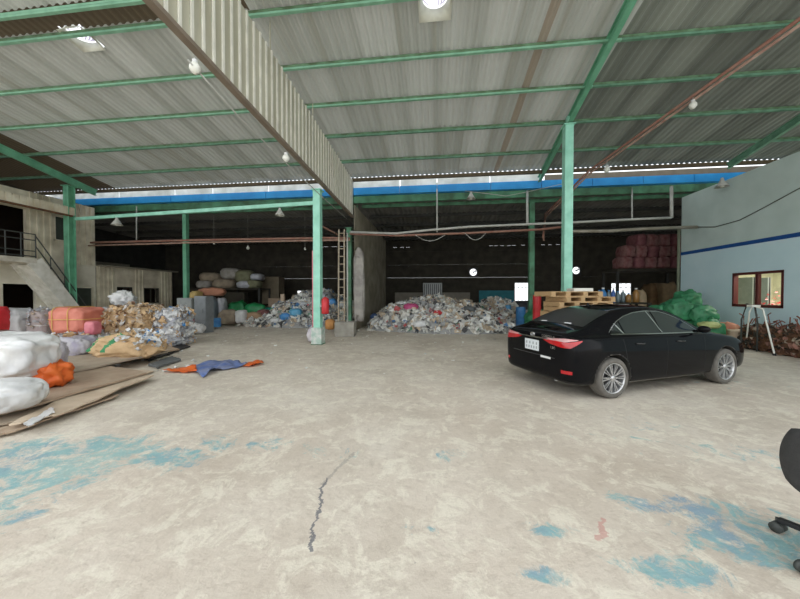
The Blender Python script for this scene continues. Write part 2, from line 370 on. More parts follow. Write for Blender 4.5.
YB = 10.2; pb = atY(566.5, 300, YB); rb0 = atR(567, 127, .35)
# rafter right
ra = atR(632, -2, .18); rb = atR(540, 178, .18); dirr = (rb - ra); raf0 = ra - dirr * 0.25
t = (YB - ra.y) / dirr.y; tp = ra + dirr * t
colB = hcol('steel_column', (pb.x, YB), roofz(YB) - .33, .24, M_greenl, 'pale green steel column behind the black car and the pallets', sq=True)
mb = MB(); mb.box((-.04, -.07, roofz(YB) - .33), (.04, .07, roofz(YB) - .05)); mb.build('stub', M_greenl, colB)
mb = MB(); mb.hbeam(raf0, rb + dirr * .02, .13, .24); o = mb.build('roof_rafter', M_green); origin_to(o, raf0); tag(o, 'green roof rafter sloping down to the column behind the black car', 'roof beam')
# rafter left
la = atX(-8, 144, -15.3); lb = atX(96, 193, -15.3); dl = lb - la
mb = MB(); mb.hbeam(la - dl * 1.5, lb, .13, .26); o = mb.build('roof_rafter', M_green); origin_to(o, lb); tag(o, 'green roof rafter sloping down over the column in front of the house at the left', 'roof beam')
rc0 = atX(822, 104, 10.35); rc1 = atX(728, 166, 10.35); mb = MB(); mb.hbeam(rc0 - rc0, rc1 - rc0, .1, .22); o = mb.build('roof_rafter', M_purlb, None, loc=rc0); tag(o, 'dull dark green rafter sloping behind the top of the blue wall', 'roof beam')
YC = atX(73, 186, -15.3).y; pc = atY(71, 300, YC); print('C', pc, 'rafter left', la, lb)
tt = (YC - la.y) / dl.y; ctop = (la + dl * tt).z - .13
colC = hcol('steel_column', (pc.x, YC), atY(73, 186, YC).z, .26, M_green, 'green steel column in front of the balcony house at the left')
# tie beam A-C
p0 = atY(316, 203, YA); p1 = atY(76, 219, YC)
mb = MB(); mb.beam(p0, p1, .09, .12); o = mb.build('tie_beam', M_greenl); origin_to(o, p0); tag(o, 'pale green horizontal tie beam between the left column and the cladding column', 'beam')
# rear row columns
YD = 14.6
def rearcol(px, ytop, w, m, label, Y=YD, sq=True):
    p = atY(px, 300, Y); return hcol('steel_column', (p.x, Y), atY(px, ytop, Y).z, w, m, label, sq=sq)
rearcol(186.5, 206, .2, M_green, 'green steel column of the rear row, behind the grey panels at left')
rearcol(531, 196, .22, M_greend, 'dull green steel column of the rear row, beside the thin grey pole')
rearcol(349.5, 228, .2, M_greend, 'dull green post bundled with poles at the end of the dividing wall', Y=13.25)

# hanging ribbed cladding (partition over the opening) ----------------
def zcb(Y): return 5.32 - (Y - 4.0) * 0.036
def zct(Y): return min(6.55 + (13.2 - Y) * 0.06, roofz(Y) - .02)
mb = MB(); Y0, Y1 = 2.7, 13.2; per = .225; k = 0; y = Y0
tk = .03
while y < Y1 - .01:
    ya, yb, yc = y, min(y + .18, Y1), min(y + per, Y1)
    for (a, b, dx, mi) in ((ya, yb, 0, 0), (yb, yc, .035, 1)):
        mb.box((PX + dx - tk, a, zcb(a)), (PX + dx, b, zct((a + b) / 2)), mi=mi)
    y += per
o = mb.build('wall_cladding', [M_clad, M_cladrib]); tag(o, kind='structure')
mb = MB(); mb.beam((PX, Y0, zcb(Y0)), (PX, Y1, zcb(Y1)), .12, .07); mb.beam((PX - .05, Y0, zcb(Y0) + .08), (PX - .05, Y1, zcb(Y1) + .08), .04, .1); o = mb.build('trim_1', mat('edge_trim', (0.25, 0.2, 0.15), .7)); tag(o, kind='structure')
# trestle frame behind the cladding up to the roof
mb = MB(); y = 4.2
while y < 13.2:
    mb.beam((PX - .07, y, zcb(y)), (PX - .07, y, roofz(y) - .02), .02, .02); y += 2.4
tag(mb.build('trim_2', M_clad), kind='structure')
# dividing wall behind it
YW = 22.0
mb = MB(); y = 13.5
while y < YW - .1:
    mb.box((PX - .03, y, 0), (PX, y + .20, 5.6)); mb.box((PX - .01, y + .20, 0), (PX + .02, y + .25, 5.6)); y += .25
tag(mb.build('wall_divider', mat('divider_sheet', (0.30, 0.27, 0.20), 0.6, 0, (0.18, 0.16, 0.11), 1.5)), kind='structure')

# blue gutter and white fascia --------------------------------------
YG = 13.9
def gz(px, py): return atY(px, py, YG).z
zgb = atY(430, 193.5, YG).z; zgt = zgb + .31
mb = MB(); x = XL
segs = [XL] + [atY(p, 190, YG).x for p in (118, 174, 212, 268, 348, 400, 437, 490, 540, 590, 640, 690)] + [13.6]
for a, b in zip(segs, segs[1:]): mb.box((a + .01, YG - .2, zgb), (b - .01, YG, zgt))
mb.box((XL, YG, zgb), (13.6, YG + .5, zgb + .04)); mb.box((XL, YG + .46, zgb), (13.6, YG + .5, zgt - .1))
o = mb.build('rain_gutter', M_blue); origin_to(o, (0, YG, zgb)); tag(o, 'long blue sheet metal rain gutter across the shed under the grey roof', 'gutter')
zft = atY(430, 178, YG).z
mb = MB()
for i, (a, b) in enumerate(zip(segs, segs[1:])):
    if b < atY(545, 180, YG).x: mb.box((a + .02, YG + .05, zgt - .02), (b - .02, YG + .07, zft - .0))
o = mb.build('fascia_panel', M_white); origin_to(o, (0, YG + .06, zgt)); tag(o, 'white translucent fascia strip above the blue gutter, reaching to mid-photo', 'fascia')
mb = MB(); mb.box((atY(545, 180, YG).x, YG + .05, zgt - .02), (13.6, YG + .07, zft - .06))
o = mb.build('fascia_panel', mat('fascia_brown', (0.16, 0.13, 0.09), 0.8)); origin_to(o, (5, YG + .06, zgt)); tag(o, 'dark brown fascia strip above the blue gutter at the right end', 'fascia')

mb = MB(); mb.box((XL - 1, YG + .02, zgb - .30), (15.4, YG + .12, zgb)); tag(mb.build('trim_5', M_greend), kind='structure')
# rear hall roof --------------------------------------------------
def rz(Y): return 5.93 - (Y - 14.0) * 0.055
mb = corrugated(14.1, YW + .2, XL - 1, 15.5, rz, pitch=.25, amp=.02)
o = mb.build('ceiling_rear', mat('rear_roof', (0.24, 0.24, 0.22), .8, 0, (0.16, 0.16, 0.15), 1.2)); tag(o, kind='structure')
o.modifiers.new('s', 'SOLIDIFY').thickness = .02
for k, Y in enumerate((14.5, 16.1, 17.8, 19.4, 21.0)):
    for s_, (xa, xb) in enumerate(((XL - .5, PX - .1), (PX + .1, 15))):
        if k in (0,): mm = M_greend
        else: mm = M_dark
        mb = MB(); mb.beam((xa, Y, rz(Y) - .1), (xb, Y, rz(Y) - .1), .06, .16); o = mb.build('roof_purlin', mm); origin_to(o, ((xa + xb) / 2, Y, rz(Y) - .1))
        side = ('left', 'right')[s_]
        tag(o, 'dark purlin under the low rear roof, %s bay, %s behind the blue gutter' % (side, ('first', 'second', 'third', 'fourth', 'fifth')[k]), 'roof beam', 'purlins under the rear roof')
# rear wall with leaking seams, windows --------------------------------
def holed(mbx, axis, c, t, u0, u1, z0, z1, holes):
    us = sorted(set([u0, u1] + [h[i] for h in holes for i in (0, 1)])); zs = sorted(set([z0, z1] + [h[i] for h in holes for i in (2, 3)]))
    us = [u for u in us if u0 <= u <= u1]; zs = [z for z in zs if z0 <= z <= z1]
    for a, b in zip(us, us[1:]):
        for e, f in zip(zs, zs[1:]):
            uc, zc = (a + b) / 2, (e + f) / 2
            if any(h[0] < uc < h[1] and h[2] < zc < h[3] for h in holes): continue
            if axis == 'y': mbx.box((a, c, e), (b, c + t, f))
            else: mbx.box((c, a, e), (c + t, b, f))
def wrect(px0, py0, px1, py1, Y):
    a = atY(px0, py0, Y); b = atY(px1, py1, Y); return (a.x, b.x, min(a.z, b.z), max(a.z, b.z))
wh = [wrect(297, 302, 304, 290.5, YW), wrect(514.5, 301, 530, 282.5, YW), wrect(611, 300, 631.5, 283, YW)]
circ = [wrect(469.5, 276, 477, 268.5, YW), wrect(572, 274.5, 580, 266.5, YW)]
seams = []
for py, sides in ((251.2, 'r'), (264.6, 'lr'), (277.6, 'lr'), (252.5, 'l')):
    z = atY(450, py, YW).z if 'r' in sides else atY(300, py, YW).z
    th = .008
    if 'r' in sides: seams.append((PX + .1, atY(530, 250, YW).x if py > 0 else 0, z, z + th)); seams.append((atY(536, 250, YW).x, atY(610, 250, YW).x, z, z + th * .55))
    if 'l' in sides: seams.append((atY(262, 260, YW).x, PX - .1, z - .01, z - .01 + th))
zdash = atY(450, 246.5, YW).z
for p in (393, 400, 406, 489, 494, 500, 507, 512, 521, 541, 548, 556): seams.append((atY(p, 246, YW).x, atY(p + 4, 246, YW).x, zdash, zdash + .018))
zd2 = atY(300, 247.3, YW).z
for p in (322, 331, 340): seams.append((atY(p, 246, YW).x, atY(p + 6, 246, YW).x, zd2, zd2 + .018))
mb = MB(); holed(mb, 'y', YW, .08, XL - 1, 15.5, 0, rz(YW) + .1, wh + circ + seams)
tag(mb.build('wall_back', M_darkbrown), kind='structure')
mb = MB(); a = atY(479, 305, YW - .05); b = atY(514, 290.5, YW - .05); mb.box((a.x, YW - .05, 0), (b.x, YW - .01, b.z)); a = atY(395, 305, YW); b = atY(470, 292.5, YW); mb.box((a.x, YW - .05, 0), (b.x, YW - .01, b.z), mi=1)
tag(mb.build('trim_3', [M_teal, mat('skirt', (.3, .27, .22), .9)]), kind='structure')
for i, h in enumerate(wh):
    r = empty('window_%d' % (i + 2), ((h[0] + h[1]) / 2, YW + .04, h[2])); tag(r, kind='structure')
    cx = r.location.x; cz = h[2]; w = (h[1] - h[0]) / 2; hh = h[3] - h[2]
    mb = MB(); t = .03
    mb.box((-w, -.03, 0), (w, .03, t)); mb.box((-w, -.03, hh - t), (w, .03, hh)); mb.box((-w, -.03, 0), (-w + t, .03, hh)); mb.box((w - t, -.03, 0), (w, .03, hh))
    if i > 0:
        for k in range(1, 4): x = -w + 2 * w * k / 4; mb.box((x - .015, -.02, 0), (x + .015, .02, hh))
        mb.box((-w, -.02, hh * .72), (w, .02, hh * .72 + .03))
    mb.build('window_frame', M_steel, r)
for i, h in enumerate(circ):
    cx = (h[0] + h[1]) / 2; cz = (h[2] + h[3]) / 2; R_ = (h[1] - h[0]) / 2
    r = empty('exhaust_fan', (cx, YW - .03, cz)); tag(r, ('round exhaust fan opening glowing white in the rear wall over the scrap heap', 'round exhaust fan opening glowing white in the rear wall above the pallets')[i], 'fan')
    Mx = Matrix.Rotation(PI / 2, 4, 'X')
    mb = MB()
    # square plate with round hole
    n = 24; vs = []; fs = []
    for k in range(n):
        a = 2 * PI * k / n; c, s = math.cos(a), math.sin(a); q = 1 / max(abs(c), abs(s))
        vs.append((R_ * .95 * c, 0, R_ * .95 * s)); vs.append((R_ * 1.3 * c * q, 0, R_ * 1.3 * s * q))
    for k in range(n): j = (k + 1) % n; fs.append((2 * k, 2 * k + 1, 2 * j + 1, 2 * j))
    mb.add(vs, fs); o = mb.build('housing', M_dark, r); o.modifiers.new('s', 'SOLIDIFY').thickness = .05
    for k in range(3):
        a = 2 * PI * k / 3 + .5; mb = MB(); d = Vector((math.cos(a), 0, math.sin(a))); p = Vector((-d.z, 0, d.x))
        mb.add([d * .03, d * R_ * .85 + p * .07 + Vector((0, .04, 0)), d * R_ * .85 - p * .07, d * .03 - p * .05], [(0, 1, 2, 3)])
        if k == 0: b = mb.build('blade', M_steel, r); b.modifiers.new('s', 'SOLIDIFY').thickness = .006
    mb = MB(); mb.lathe([(R_ * .2, -.04), (R_ * .2, .05)], 12, Mx); mb.build('motor', M_dark, r)

# outer side walls of the rear hall
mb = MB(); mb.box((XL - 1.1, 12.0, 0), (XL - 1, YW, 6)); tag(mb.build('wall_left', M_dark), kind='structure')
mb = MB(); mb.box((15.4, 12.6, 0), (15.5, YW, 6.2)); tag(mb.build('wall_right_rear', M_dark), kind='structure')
# dark sheet added above the left house to block the sky
mb = MB(); mb.box((XL - .1, 3.9, 4.5), (XL, 13.4, 8.0)); tag(mb.build('wall_left_sky_block', mat('left_sky_block', (0.12, 0.10, 0.07), .9)), kind='structure')
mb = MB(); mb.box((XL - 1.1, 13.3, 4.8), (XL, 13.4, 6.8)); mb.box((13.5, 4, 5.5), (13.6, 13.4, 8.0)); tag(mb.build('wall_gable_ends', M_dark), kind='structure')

# =================================================================== BLUE OFFICE WALL
WX = 9.9
cor = atX(681, 254, WX); YWC = cor.y; ztop = 5.55
w_a = atX(733, 276.5, WX); w_b = atX(783.5, 305, WX); WY0, WY1 = w_b.y, w_a.y
wz1 = atX(783, 270.5, WX).z; wz0 = atX(733, 305.5, WX).z
M_bluewall = mat('pale_blue_wall', (0.63, 0.80, 0.84), 0.75, 0, (0.57, 0.75, 0.80), 1.2, 0.05, 20)
M_blueup = mat('pale_grey_green_wall', (0.58, 0.68, 0.64), 0.75, 0, (0.50, 0.60, 0.56), 1.2, 0.05, 20)
zs = atX(740, 243.5, WX).z; zs = (atX(681, 254.5, WX).z + atX(798, 233.8, WX).z) / 2
mb = MB(); holed(mb, 'x', WX, .15, 2.6, YWC, 0, zs, [(WY0, WY1, wz0, wz1)]); mb.cur = 1; mb.box((WX, 2.6, zs), (WX + .15, YWC, ztop)); mb.cur = 0
mb.box((WX + .15, YWC - .15, 0), (13.6, YWC, ztop)); 
tag(mb.build('wall_right', [M_bluewall, M_blueup]), kind='structure')
mb = MB(); mb.box((WX - .012, 2.6, zs - .06), (WX, YWC, zs + .06)); tag(mb.build('trim_4', mat('stripe_blue', (0.01, 0.08, 0.30), .5)), kind='structure')
r = empty('window_1', (WX, (WY0 + WY1) / 2, wz0)); tag(r, kind='structure')
hw = (WY1 - WY0) / 2; hh = wz1 - wz0; t = .055
mb = MB(); mb.box((-.02, -hw, -.03), (.12, hw, t)); mb.box((-.02, -hw, hh - t), (.12, hw, hh + .02)); mb.box((-.02, -hw, 0), (.12, -hw + t, hh)); mb.box((-.02, hw - t, 0), (.12, hw, hh)); mb.box((0, -.04, 0), (.1, .04, hh))
mb.build('window_frame', M_maroon, r)
mb = MB(); mb.add([(.05, -hw + t, t), (.05, hw - t, t), (.05, hw - t, hh - t), (.05, -hw + t, hh - t)], [(0, 1, 2, 3)]); mb.build('pane', glass('clear_glass', (0.92, 0.95, 0.93)), r)
# office room behind the window
M_cream = mat('cream_wall', (0.75, 0.72, 0.55), .8)
mb = MB(); mb.box((12.9, 2.6, 0), (13.0, YWC - .15, 3.2)); mb.box((WX + .15, YWC - .35, 0), (12.9, YWC - .16, 3.2)); mb.box((WX + .15, 2.6, 0), (12.9, 2.7, 3.2)); tag(mb.build('wall_office', M_cream), kind='structure')
mb = MB(); mb.box((WX + .15, 2.6, 3.1), (13.0, YWC - .15, 3.2)); tag(mb.build('ceiling_office', M_cream), kind='structure')
def thingbox(name, a, b, m, label, cat, **k):
    c = Vector(((a[0] + b[0]) / 2, (a[1] + b[1]) / 2, a[2])); mb = MB(); mb.box(Vector(a) - c, Vector(b) - c); o = mb.build(name, m, None, loc=c, **k); tag(o, label, cat); return o
for i, (pa_, pb_, lab) in enumerate(((737, 754, 'grey panel standing inside the office behind the left half of the window'), (759, 769.5, 'grey panel standing inside the office behind the right half of the window'))):
    X_ = 11.4; a = atX(pb_, 300, X_); b = atX(pa_, 278, X_); zz = atX(pa_, 278, X_).z
    r = empty('room_divider', (X_, (a.y + b.y) / 2, 0)); tag(r, lab, 'panel')
    hwid = (b.y - a.y) / 2
    mb = MB(); mb.box((-.02, -hwid, .1), (.02, hwid, zz)); mb.build('panel', mat('divider_grey', (0.16, 0.17, 0.15), .6), r)
    mb = MB(); mb.box((-.03, -hwid, 0), (.03, -hwid + .04, zz)); mb.box((-.03, hwid - .04, 0), (.03, hwid, zz)); mb.box((-.2, -hwid, 0), (.2, -hwid + .05, .05)); mb.box((-.2, hwid - .05, 0), (.2, hwid, .05)); mb.build('frame', M_steel, r)
random.seed(4)
p = atX(778, 303, 10.5); r = empty('potted_plant', (p.x, p.y, 0)); tag(r, 'red-leaved potted plant at the right end of the office window', 'plant')
mb = MB(); mb.lathe([(.13, 0), (.18, .35), (.2, .35)], 14); mb.build('pot', M_white, r)
mb = MB(); mb.tube([(0, 0, .3), (.02, 0, 1.0)], .02); mb.build('stem', M_rust, r)
mb = MB()
for k in range(90):
    c = Vector((random.gauss(0, .13), random.gauss(0, .2), 1.3 + random.gauss(0, .15))); a = Vector((random.gauss(0, 1), random.gauss(0, 1), random.gauss(0, 1))).normalized(); b = a.orthogonal().normalized()
    mb.add([c, c + a * .05 + b * .025, c + a * .11, c + a * .05 - b * .025], [(0, 1, 2, 3)])
mb.build('foliage', M_red, r)
ld = bpy.data.lights.new('office_light', 'AREA'); ld.energy = 70; ld.size = 1.2; ld.color = (1, .96, .85); lo = bpy.data.objects.new('office_light', ld); C.objects.link(lo); lo.location = (11.2, (WY0 + WY1) / 2, 3.0)
# =================================================================== CAR
def catmull(tab, x):
    if x <= tab[0][0]: return tab[0][1]
    for (x0, y0), (x1, y1) in zip(tab, tab[1:]):
        if x <= x1:
            t = (x - x0) / (x1 - x0); return y0 + (y1 - y0) * t
    return tab[-1][1]
M_paint = mat('black_car_paint', (0.006, 0.006, 0.007), 0.08, 0, (0.006, 0.006, 0.007), 2, spec=0.13)
M_dusty = mat('dusty_black', (0.10, 0.09, 0.075), 0.7, 0, (0.03, 0.03, 0.03), 6)
M_tint = mat('tinted_glass', (0.012, 0.016, 0.015), 0.05, 0, (0.012, 0.016, 0.015), 2, spec=0.8)
M_tintr = mat('rear_glass', (0.02, 0.02, 0.018), 0.35, 0, (0.03, 0.027, 0.024), 2, spec=0.35)
M_taillight = mat('tail_red', (0.55, 0.01, 0.015), 0.12, 0, (0.40, 0.005, 0.01), 8, coat=0.8)
M_tailclear = mat('tail_clear', (0.62, 0.42, 0.42), 0.12, 0, (0.65, 0.22, 0.22), 14, coat=0.8)
M_tyre = mat('dusty_tyre', (0.17, 0.155, 0.135), 0.9, 0, (0.09, 0.085, 0.075), 6)
M_rim = mat('alloy', (0.62, 0.62, 0.62), 0.35, 0.8, (0.55, 0.55, 0.55))
M_rimd = mat('alloy_dark', (0.03, 0.03, 0.03), 0.4)
car = empty('car'); tag(car, 'shiny black four-door saloon car with silver alloy wheels, parked right of centre', 'car')
# stations: x, w(max half width), zb, belt, wr(rail half width), zr, zt
ST = [
 (0.18, .58, .34, .80, .48, .87, .89),
 (0.20, .71, .27, .90, .56, .975, 1.00),
 (0.255, .805, .235, .93, .61, 1.00, 1.035),
 (0.36, .858, .21, .945, .65, 1.015, 1.052),
 (0.48, .878, .20, .955, .665, 1.03, 1.068),
 (0.60, .884, .20, .96, .655, 1.065, 1.102),
 (0.82, .887, .20, .962, .635, 1.165, 1.20),
 (1.05, .887, .19, .960, .605, 1.255, 1.295),
 (1.32, .887, .18, .955, .58, 1.335, 1.38),
 (1.60, .887, .18, .95, .565, 1.378, 1.428),
 (1.95, .887, .18, .945, .56, 1.388, 1.443),
 (2.26, .887, .18, .94, .562, 1.38, 1.438),
 (2.55, .887, .18, .935, .57, 1.33, 1.395),
 (2.82, .887, .18, .93, .595, 1.235, 1.30),
 (3.08, .886, .18, .925, .64, 1.10, 1.165),
 (3.32, .884, .19, .91, .70, .97, 1.03),
 (3.55, .882, .20, .89, .72, .925, .97),
 (3.90, .876, .21, .85, .71, .87, .915),
 (4.17, .855, .21, .79, .69, .805, .845),
 (4.36, .80, .22, .71, .64, .725, .76),
 (4.48, .72, .24, .61, .58, .63, .65),
 (4.54, .62, .30, .52, .50, .53, .545)]
def section(st):
    x, w_, zb, be, wr, zr, zt = st
    gl = min(w_ * .90, .80)
    zg = min(be + .035, zr)
    pts = [(0, zb), (w_ * .60, zb), (w_ * .93, zb + .015), (w_ * .972, zb + .10), (w_ * .985, zb + (be - zb) * .33), (w_, zb + (be - zb) * .60), (w_ * .992, zb + (be - zb) * .82),
           (w_ * .965, be - .02), (w_ * .92, be + .012)]
    g0 = max(wr, min(w_ * .885, wr + (zr - zg) * .50 + .04)); 
    pts += [(min(g0, w_ * .89), be + .03), ((g0 + wr) / 2 + .012, (be + .03 + zr) / 2 + .0), (wr, zr), (wr * .88, zr + (zt - zr) * .45), (wr * .5, zt - .008), (0, zt)]
    return [(x, y, z) for y, z in pts]
bm = bmesh.new(); rows = []
for st in ST:
    sec = section(st); Ls = []
    for k, (x, y, z) in enumerate(sec):
        Ls.append((x, y, z))
    ring = [(x, -y, z) for x, y, z in Ls] + [(x, y, z) for x, y, z in Ls[-2:0:-1]]
    rows.append([bm.verts.new(p) for p in ring])
n = len(rows[0])
for a, b in zip(rows, rows[1:]):
    for k in range(n): bm.faces.new((a[k], a[(k + 1) % n], b[(k + 1) % n], b[k]))
K = n // 2
for row in (rows[0], rows[-1]):
    for k in range(K):
        q = [row[k], row[k + 1], row[-(k + 1) % n], row[(-k) % n]]
        q2 = []
        for v in q:
            if v not in q2: q2.append(v)
        if len(q2) >= 3: bm.faces.new(q2)
bmesh.ops.recalc_face_normals(bm, faces=bm.faces)
me = bpy.data.meshes.new('car_body'); bm.to_mesh(me); bm.free()
tmp = bpy.data.objects.new('tmp', me); C.objects.link(tmp)
ss = tmp.modifiers.new('s', 'SUBSURF'); ss.levels = 3; ss.render_levels = 3
AX = (0.97, 3.67); WR = .318
cutm = MB()
for ax in AX:
    for s in (-1, 1):
        Mx = Matrix.Translation((ax, s * 1.1, .318)) @ Matrix.Rotation(PI / 2 * s, 4, 'X')
        cutm.lathe([(.372, 0), (.372, .52)], 48, Mx)
cut = cutm.build('cut', M_black)
bo = tmp.modifiers.new('b', 'BOOLEAN'); bo.object = cut; bo.operation = 'DIFFERENCE'; bo.solver = 'EXACT'
dg = bpy.context.evaluated_depsgraph_get(); ev = tmp.evaluated_get(dg); me2 = bpy.data.meshes.new_from_object(ev)
# surface tree of the uncut body
tmp.modifiers.remove(bo); dg = bpy.context.evaluated_depsgraph_get(); ev = tmp.evaluated_get(dg); me3 = bpy.data.meshes.new_from_object(ev)
b3 = bmesh.new(); b3.from_mesh(me3); TREE = BVHTree.FromBMesh(b3); b3.free()
bpy.data.objects.remove(tmp); bpy.data.objects.remove(cut)
me2.materials.clear(); me2.materials.append(M_paint); me2.materials.append(M_dusty)
for p in me2.polygons:
    p.use_smooth = True; c = p.center
    ins = any(abs(math.hypot(c.x - ax, c.z - .318) - .372) < .006 and abs(c.y) < .885 for ax in AX) or any(math.hypot(c.x - ax, c.z - .318) < .37 for ax in AX)
    p.material_index = 1 if ins else 0
    if ins: p.use_smooth = False
body = bpy.data.objects.new('body', me2); C.objects.link(body); body.parent = car
def cast(o, d):
    h = TREE.ray_cast(Vector(o), Vector(d).normalized(), 10)
    return h[0], h[1]
def decal(name, m, grid, origin_dir, off=.004, parent=None, thick=.003):
    "grid[j][i] -> (origin, dir)"; vs = []; R = len(grid); W = len(grid[0]); ok = []
    for row in grid:
        for o, d in row:
            h, nn = cast(o, d)
            if h is None: vs.append(Vector(o)); ok.append(False)
            else: vs.append(h + nn * (off if nn.dot(Vector(d)) < 0 else -off)); ok.append(True)
    fs = []
    for j in range(R - 1):
        for i in range(W - 1):
            q = (j * W + i, j * W + i + 1, (j + 1) * W + i + 1, (j + 1) * W + i)
            if all(ok[k] for k in q): fs.append(q)
    mb = MB(); mb.add(vs, fs); o = mb.build(name, m, parent or car, smooth=True); return o
def side(name, m, lo, hi, x0, x1, s=-1, nx=16, nz=6, off=.004, slant=0.0, slant1=None, parent=None):
    g = []
    for j in range(nz + 1):
        row = []
        for i in range(nx + 1):
            v = j / nz; u = i / nx
            xa = x0 + slant * v; xb = x1 + (slant if slant1 is None else slant1) * v
            x = xa + (xb - xa) * u; z = lo(x) + (hi(x) - lo(x)) * v
            row.append(((x, s * 2, z), (0, -s, 0)))
        g.append(row)
    return decal(name, m, g, None, off, parent)
zl = lambda x: catmull([(1.0, .995), (2.0, .975), (3.2, .958)], x)
TOP = [(0.98, 1.005), (1.1, 1.09), (1.25, 1.175), (1.45, 1.25), (1.7, 1.305), (2.0, 1.327), (2.3, 1.318), (2.5, 1.275), (2.72, 1.195), (2.9, 1.10), (3.08, .975)]
zh = lambda x: catmull(TOP, x)
for s, wd in ((-1, 'right'), (1, 'left')):
    side('side_window', M_tint, zl, zh, 1.03, 1.27, s, 10, 5, .005)
    side('side_window', M_tint, zl, zh, 1.30, 2.10, s, 20, 6, .005)
    side('side_window', M_tint, zl, zh, 2.14, 3.03, s, 24, 6, .005)
    o = side('window_trim', M_chrome, lambda x: zl(x) - .016, zl, .99, 3.07, s, 40, 1, .007)
    o2 = side('window_trim', M_chrome, zh, lambda x: zh(x) + .011, .99, 3.07, s, 50, 1, .007)
    o3 = side('window_trim', M_chrome, lambda x: zl(1.2), lambda x: zh(1.2) - .0, 1.255, 1.285, s, 1, 5, .008, slant=-.10, slant1=-.10)
    o4 = side('window_trim', M_chrome, lambda x: zl(1.8), lambda x: 1.322, 2.125, 2.15, s, 1, 5, .008, slant=-.12, slant1=-.12)
    for hx in (1.42, 2.36):
        mb = MB(); pts = []
        for k in range(7):
            x = hx + .2 * k / 6; h, nn = cast((x, s * 2, .84), (0, -s, 0)); pts.append(h + Vector((0, s * (.012 + .028 * math.sin(PI * k / 6)), 0)))
        mb.tube(pts, [.008] + [.014] * 5 + [.008], 8); mb.build('door_handle', M_paint if s > 0 else mat('handle', (0.05, 0.05, 0.05), .15, 0.5), car, True)
    # door seams
    for (x0, x1, z0, z1) in ((1.28, 1.30, .35, .96), (2.14, 2.146, .22, .95), (3.08, 3.086, .22, .93)):
        sl = -.0
        side('door_seam', M_black, lambda x: z0, lambda x: z1, x0, x0 + .006, s, 1, 12, .001, slant=(-.12 if x0 < 1.5 else 0))
    side('sill_glint', mat('sill_reflection', (0.25, 0.24, 0.21), .5), lambda x: .215, lambda x: .235, 1.36, 3.26, s, 20, 1, .004)  # pale strip painted for the light reflected along the sill edge
    # mirror
    mr = MB(); mr.tube([(2.90, s * .80, .98), (2.88, s * .93, 1.0)], .022, 8)
    bmm = bmesh.new(); bmesh.ops.create_icosphere(bmm, subdivisions=3, radius=1)
    off = len(mr.v); mr.v += [tuple(Vector((2.87 + v.co.x * .06, s * .97 + v.co.y * .09, 1.03 + v.co.z * .06))) for v in bmm.verts]
    for f in bmm.faces: mr.f.append(tuple(v.index + off for v in f.verts)); mr.mi.append(0)
    bmm.free(); mr.build('wing_mirror', M_paint, car, True)
    # tail light wrapping the corner
    def polar(a0, a1, zlo, zhi, nx=24, nz=5, cx=.75, cy=.0):
        g = []
        for j in range(nz + 1):
            row = []
            for i in range(nx + 1):
                u = i / nx; a = a0 + (a1 - a0) * u; z = zlo(u) + (zhi(u) - zlo(u)) * j / nz
                d = Vector((-math.cos(a), s * math.sin(a), 0)); row.append((Vector((cx, cy, z)) + d * 3, -d))
            g.append(row)
        return g
    lowt = lambda u: catmull([(0, .875), (.25, .83), (.6, .795), (.75, .80), (1, .905)], u)
    hit = lambda u: catmull([(0, .90), (.2, .915), (.7, .935), (1, .925)], u)
    mid = lambda u: catmull([(0, .897), (.3, .89), (.7, .885), (1, .92)], u)
    tl = decal('tail_light', M_taillight, polar(.44, 1.15, lowt, mid), None, .008)
    decal('clear_lens', M_tailclear, polar(.44, 1.09, mid, hit), None, .009, tl)
    decal('bumper_reflector', M_taillight, polar(.84, 1.0, lambda u: .40, lambda u: .45, 8, 2), None, .006)
    # head lamp
    g = []
    for j in range(5):
        row = []
        for i in range(17):
            u = i / 16; a = .62 + .62 * u; z = (.56 + .07 * u) + (.09 * (1 - u * .6)) * j / 4
            d = Vector((math.cos(a), s * math.sin(a), 0)); row.append((Vector((3.9, 0, z)) + d * 3, -d))
        g.append(row)
    decal('headlight', M_chrome, g, None, .005)
g = []
for j in range(9):
    row = []
    for i in range(17):
        v = j / 8; x = .64 + (1.27 - .64) * v; y = (-1 + 2 * i / 16) * (.60 - .06 * v); row.append(((x, y, 3), (0, 0, -1)))
    g.append(row)
decal('rear_window', M_tintr, g, None, .005)
g = []
for j in range(9):
    row = []
    for i in range(17):
        v = j / 8; x = 2.58 + (3.28 - 2.58) * v; y = (-1 + 2 * i / 16) * (.53 + .12 * v); row.append(((x, y, 3), (0, 0, -1)))
    g.append(row)
decal('windscreen', M_tint, g, None, .005)
def rear(y0, y1, z0, z1, name, m, off=.005, nx=10, nz=2):
    return decal(name, m, [[((-3, y0 + (y1 - y0) * i / nx, z0 + (z1 - z0) * j / nz), (1, 0, 0)) for i in range(nx + 1)] for j in range(nz + 1)], None, off)
rear(-.36, .36, .885, .903, 'boot_trim', M_chrome, .012, 20, 1)
rear(-.60, .60, .972, .978, 'boot_lid_seam', M_black, .002, 20, 1)
rear(-.50, .50, .60, .607, 'bumper_seam', mat('seam_grey', (.08, .08, .08), .4), .002, 20, 1)
xr = cast((-3, 0, .76), (1, 0, 0))[0].x
pl_ = MB(); pl_.box((xr - .02, -.165, .665), (xr - .008, .165, .845)); plate = pl_.build('number_plate', mat('plate_white', (0.72, 0.76, 0.78), .5, 0, (.7, .74, .76)), car)
pl_ = MB()
for row, zc in enumerate((.787, .717)):
    for k in range(5 if row else 4):
        yy = -.12 + .24 * k / (4 if row else 3); pl_ = MB(); pl_.box((xr - .023, yy - .012, zc - .022), (xr - .0195, yy + .012, zc + .022)); pl_.build('character', mat('plate_ink', (.35, .38, .40), .6), plate)
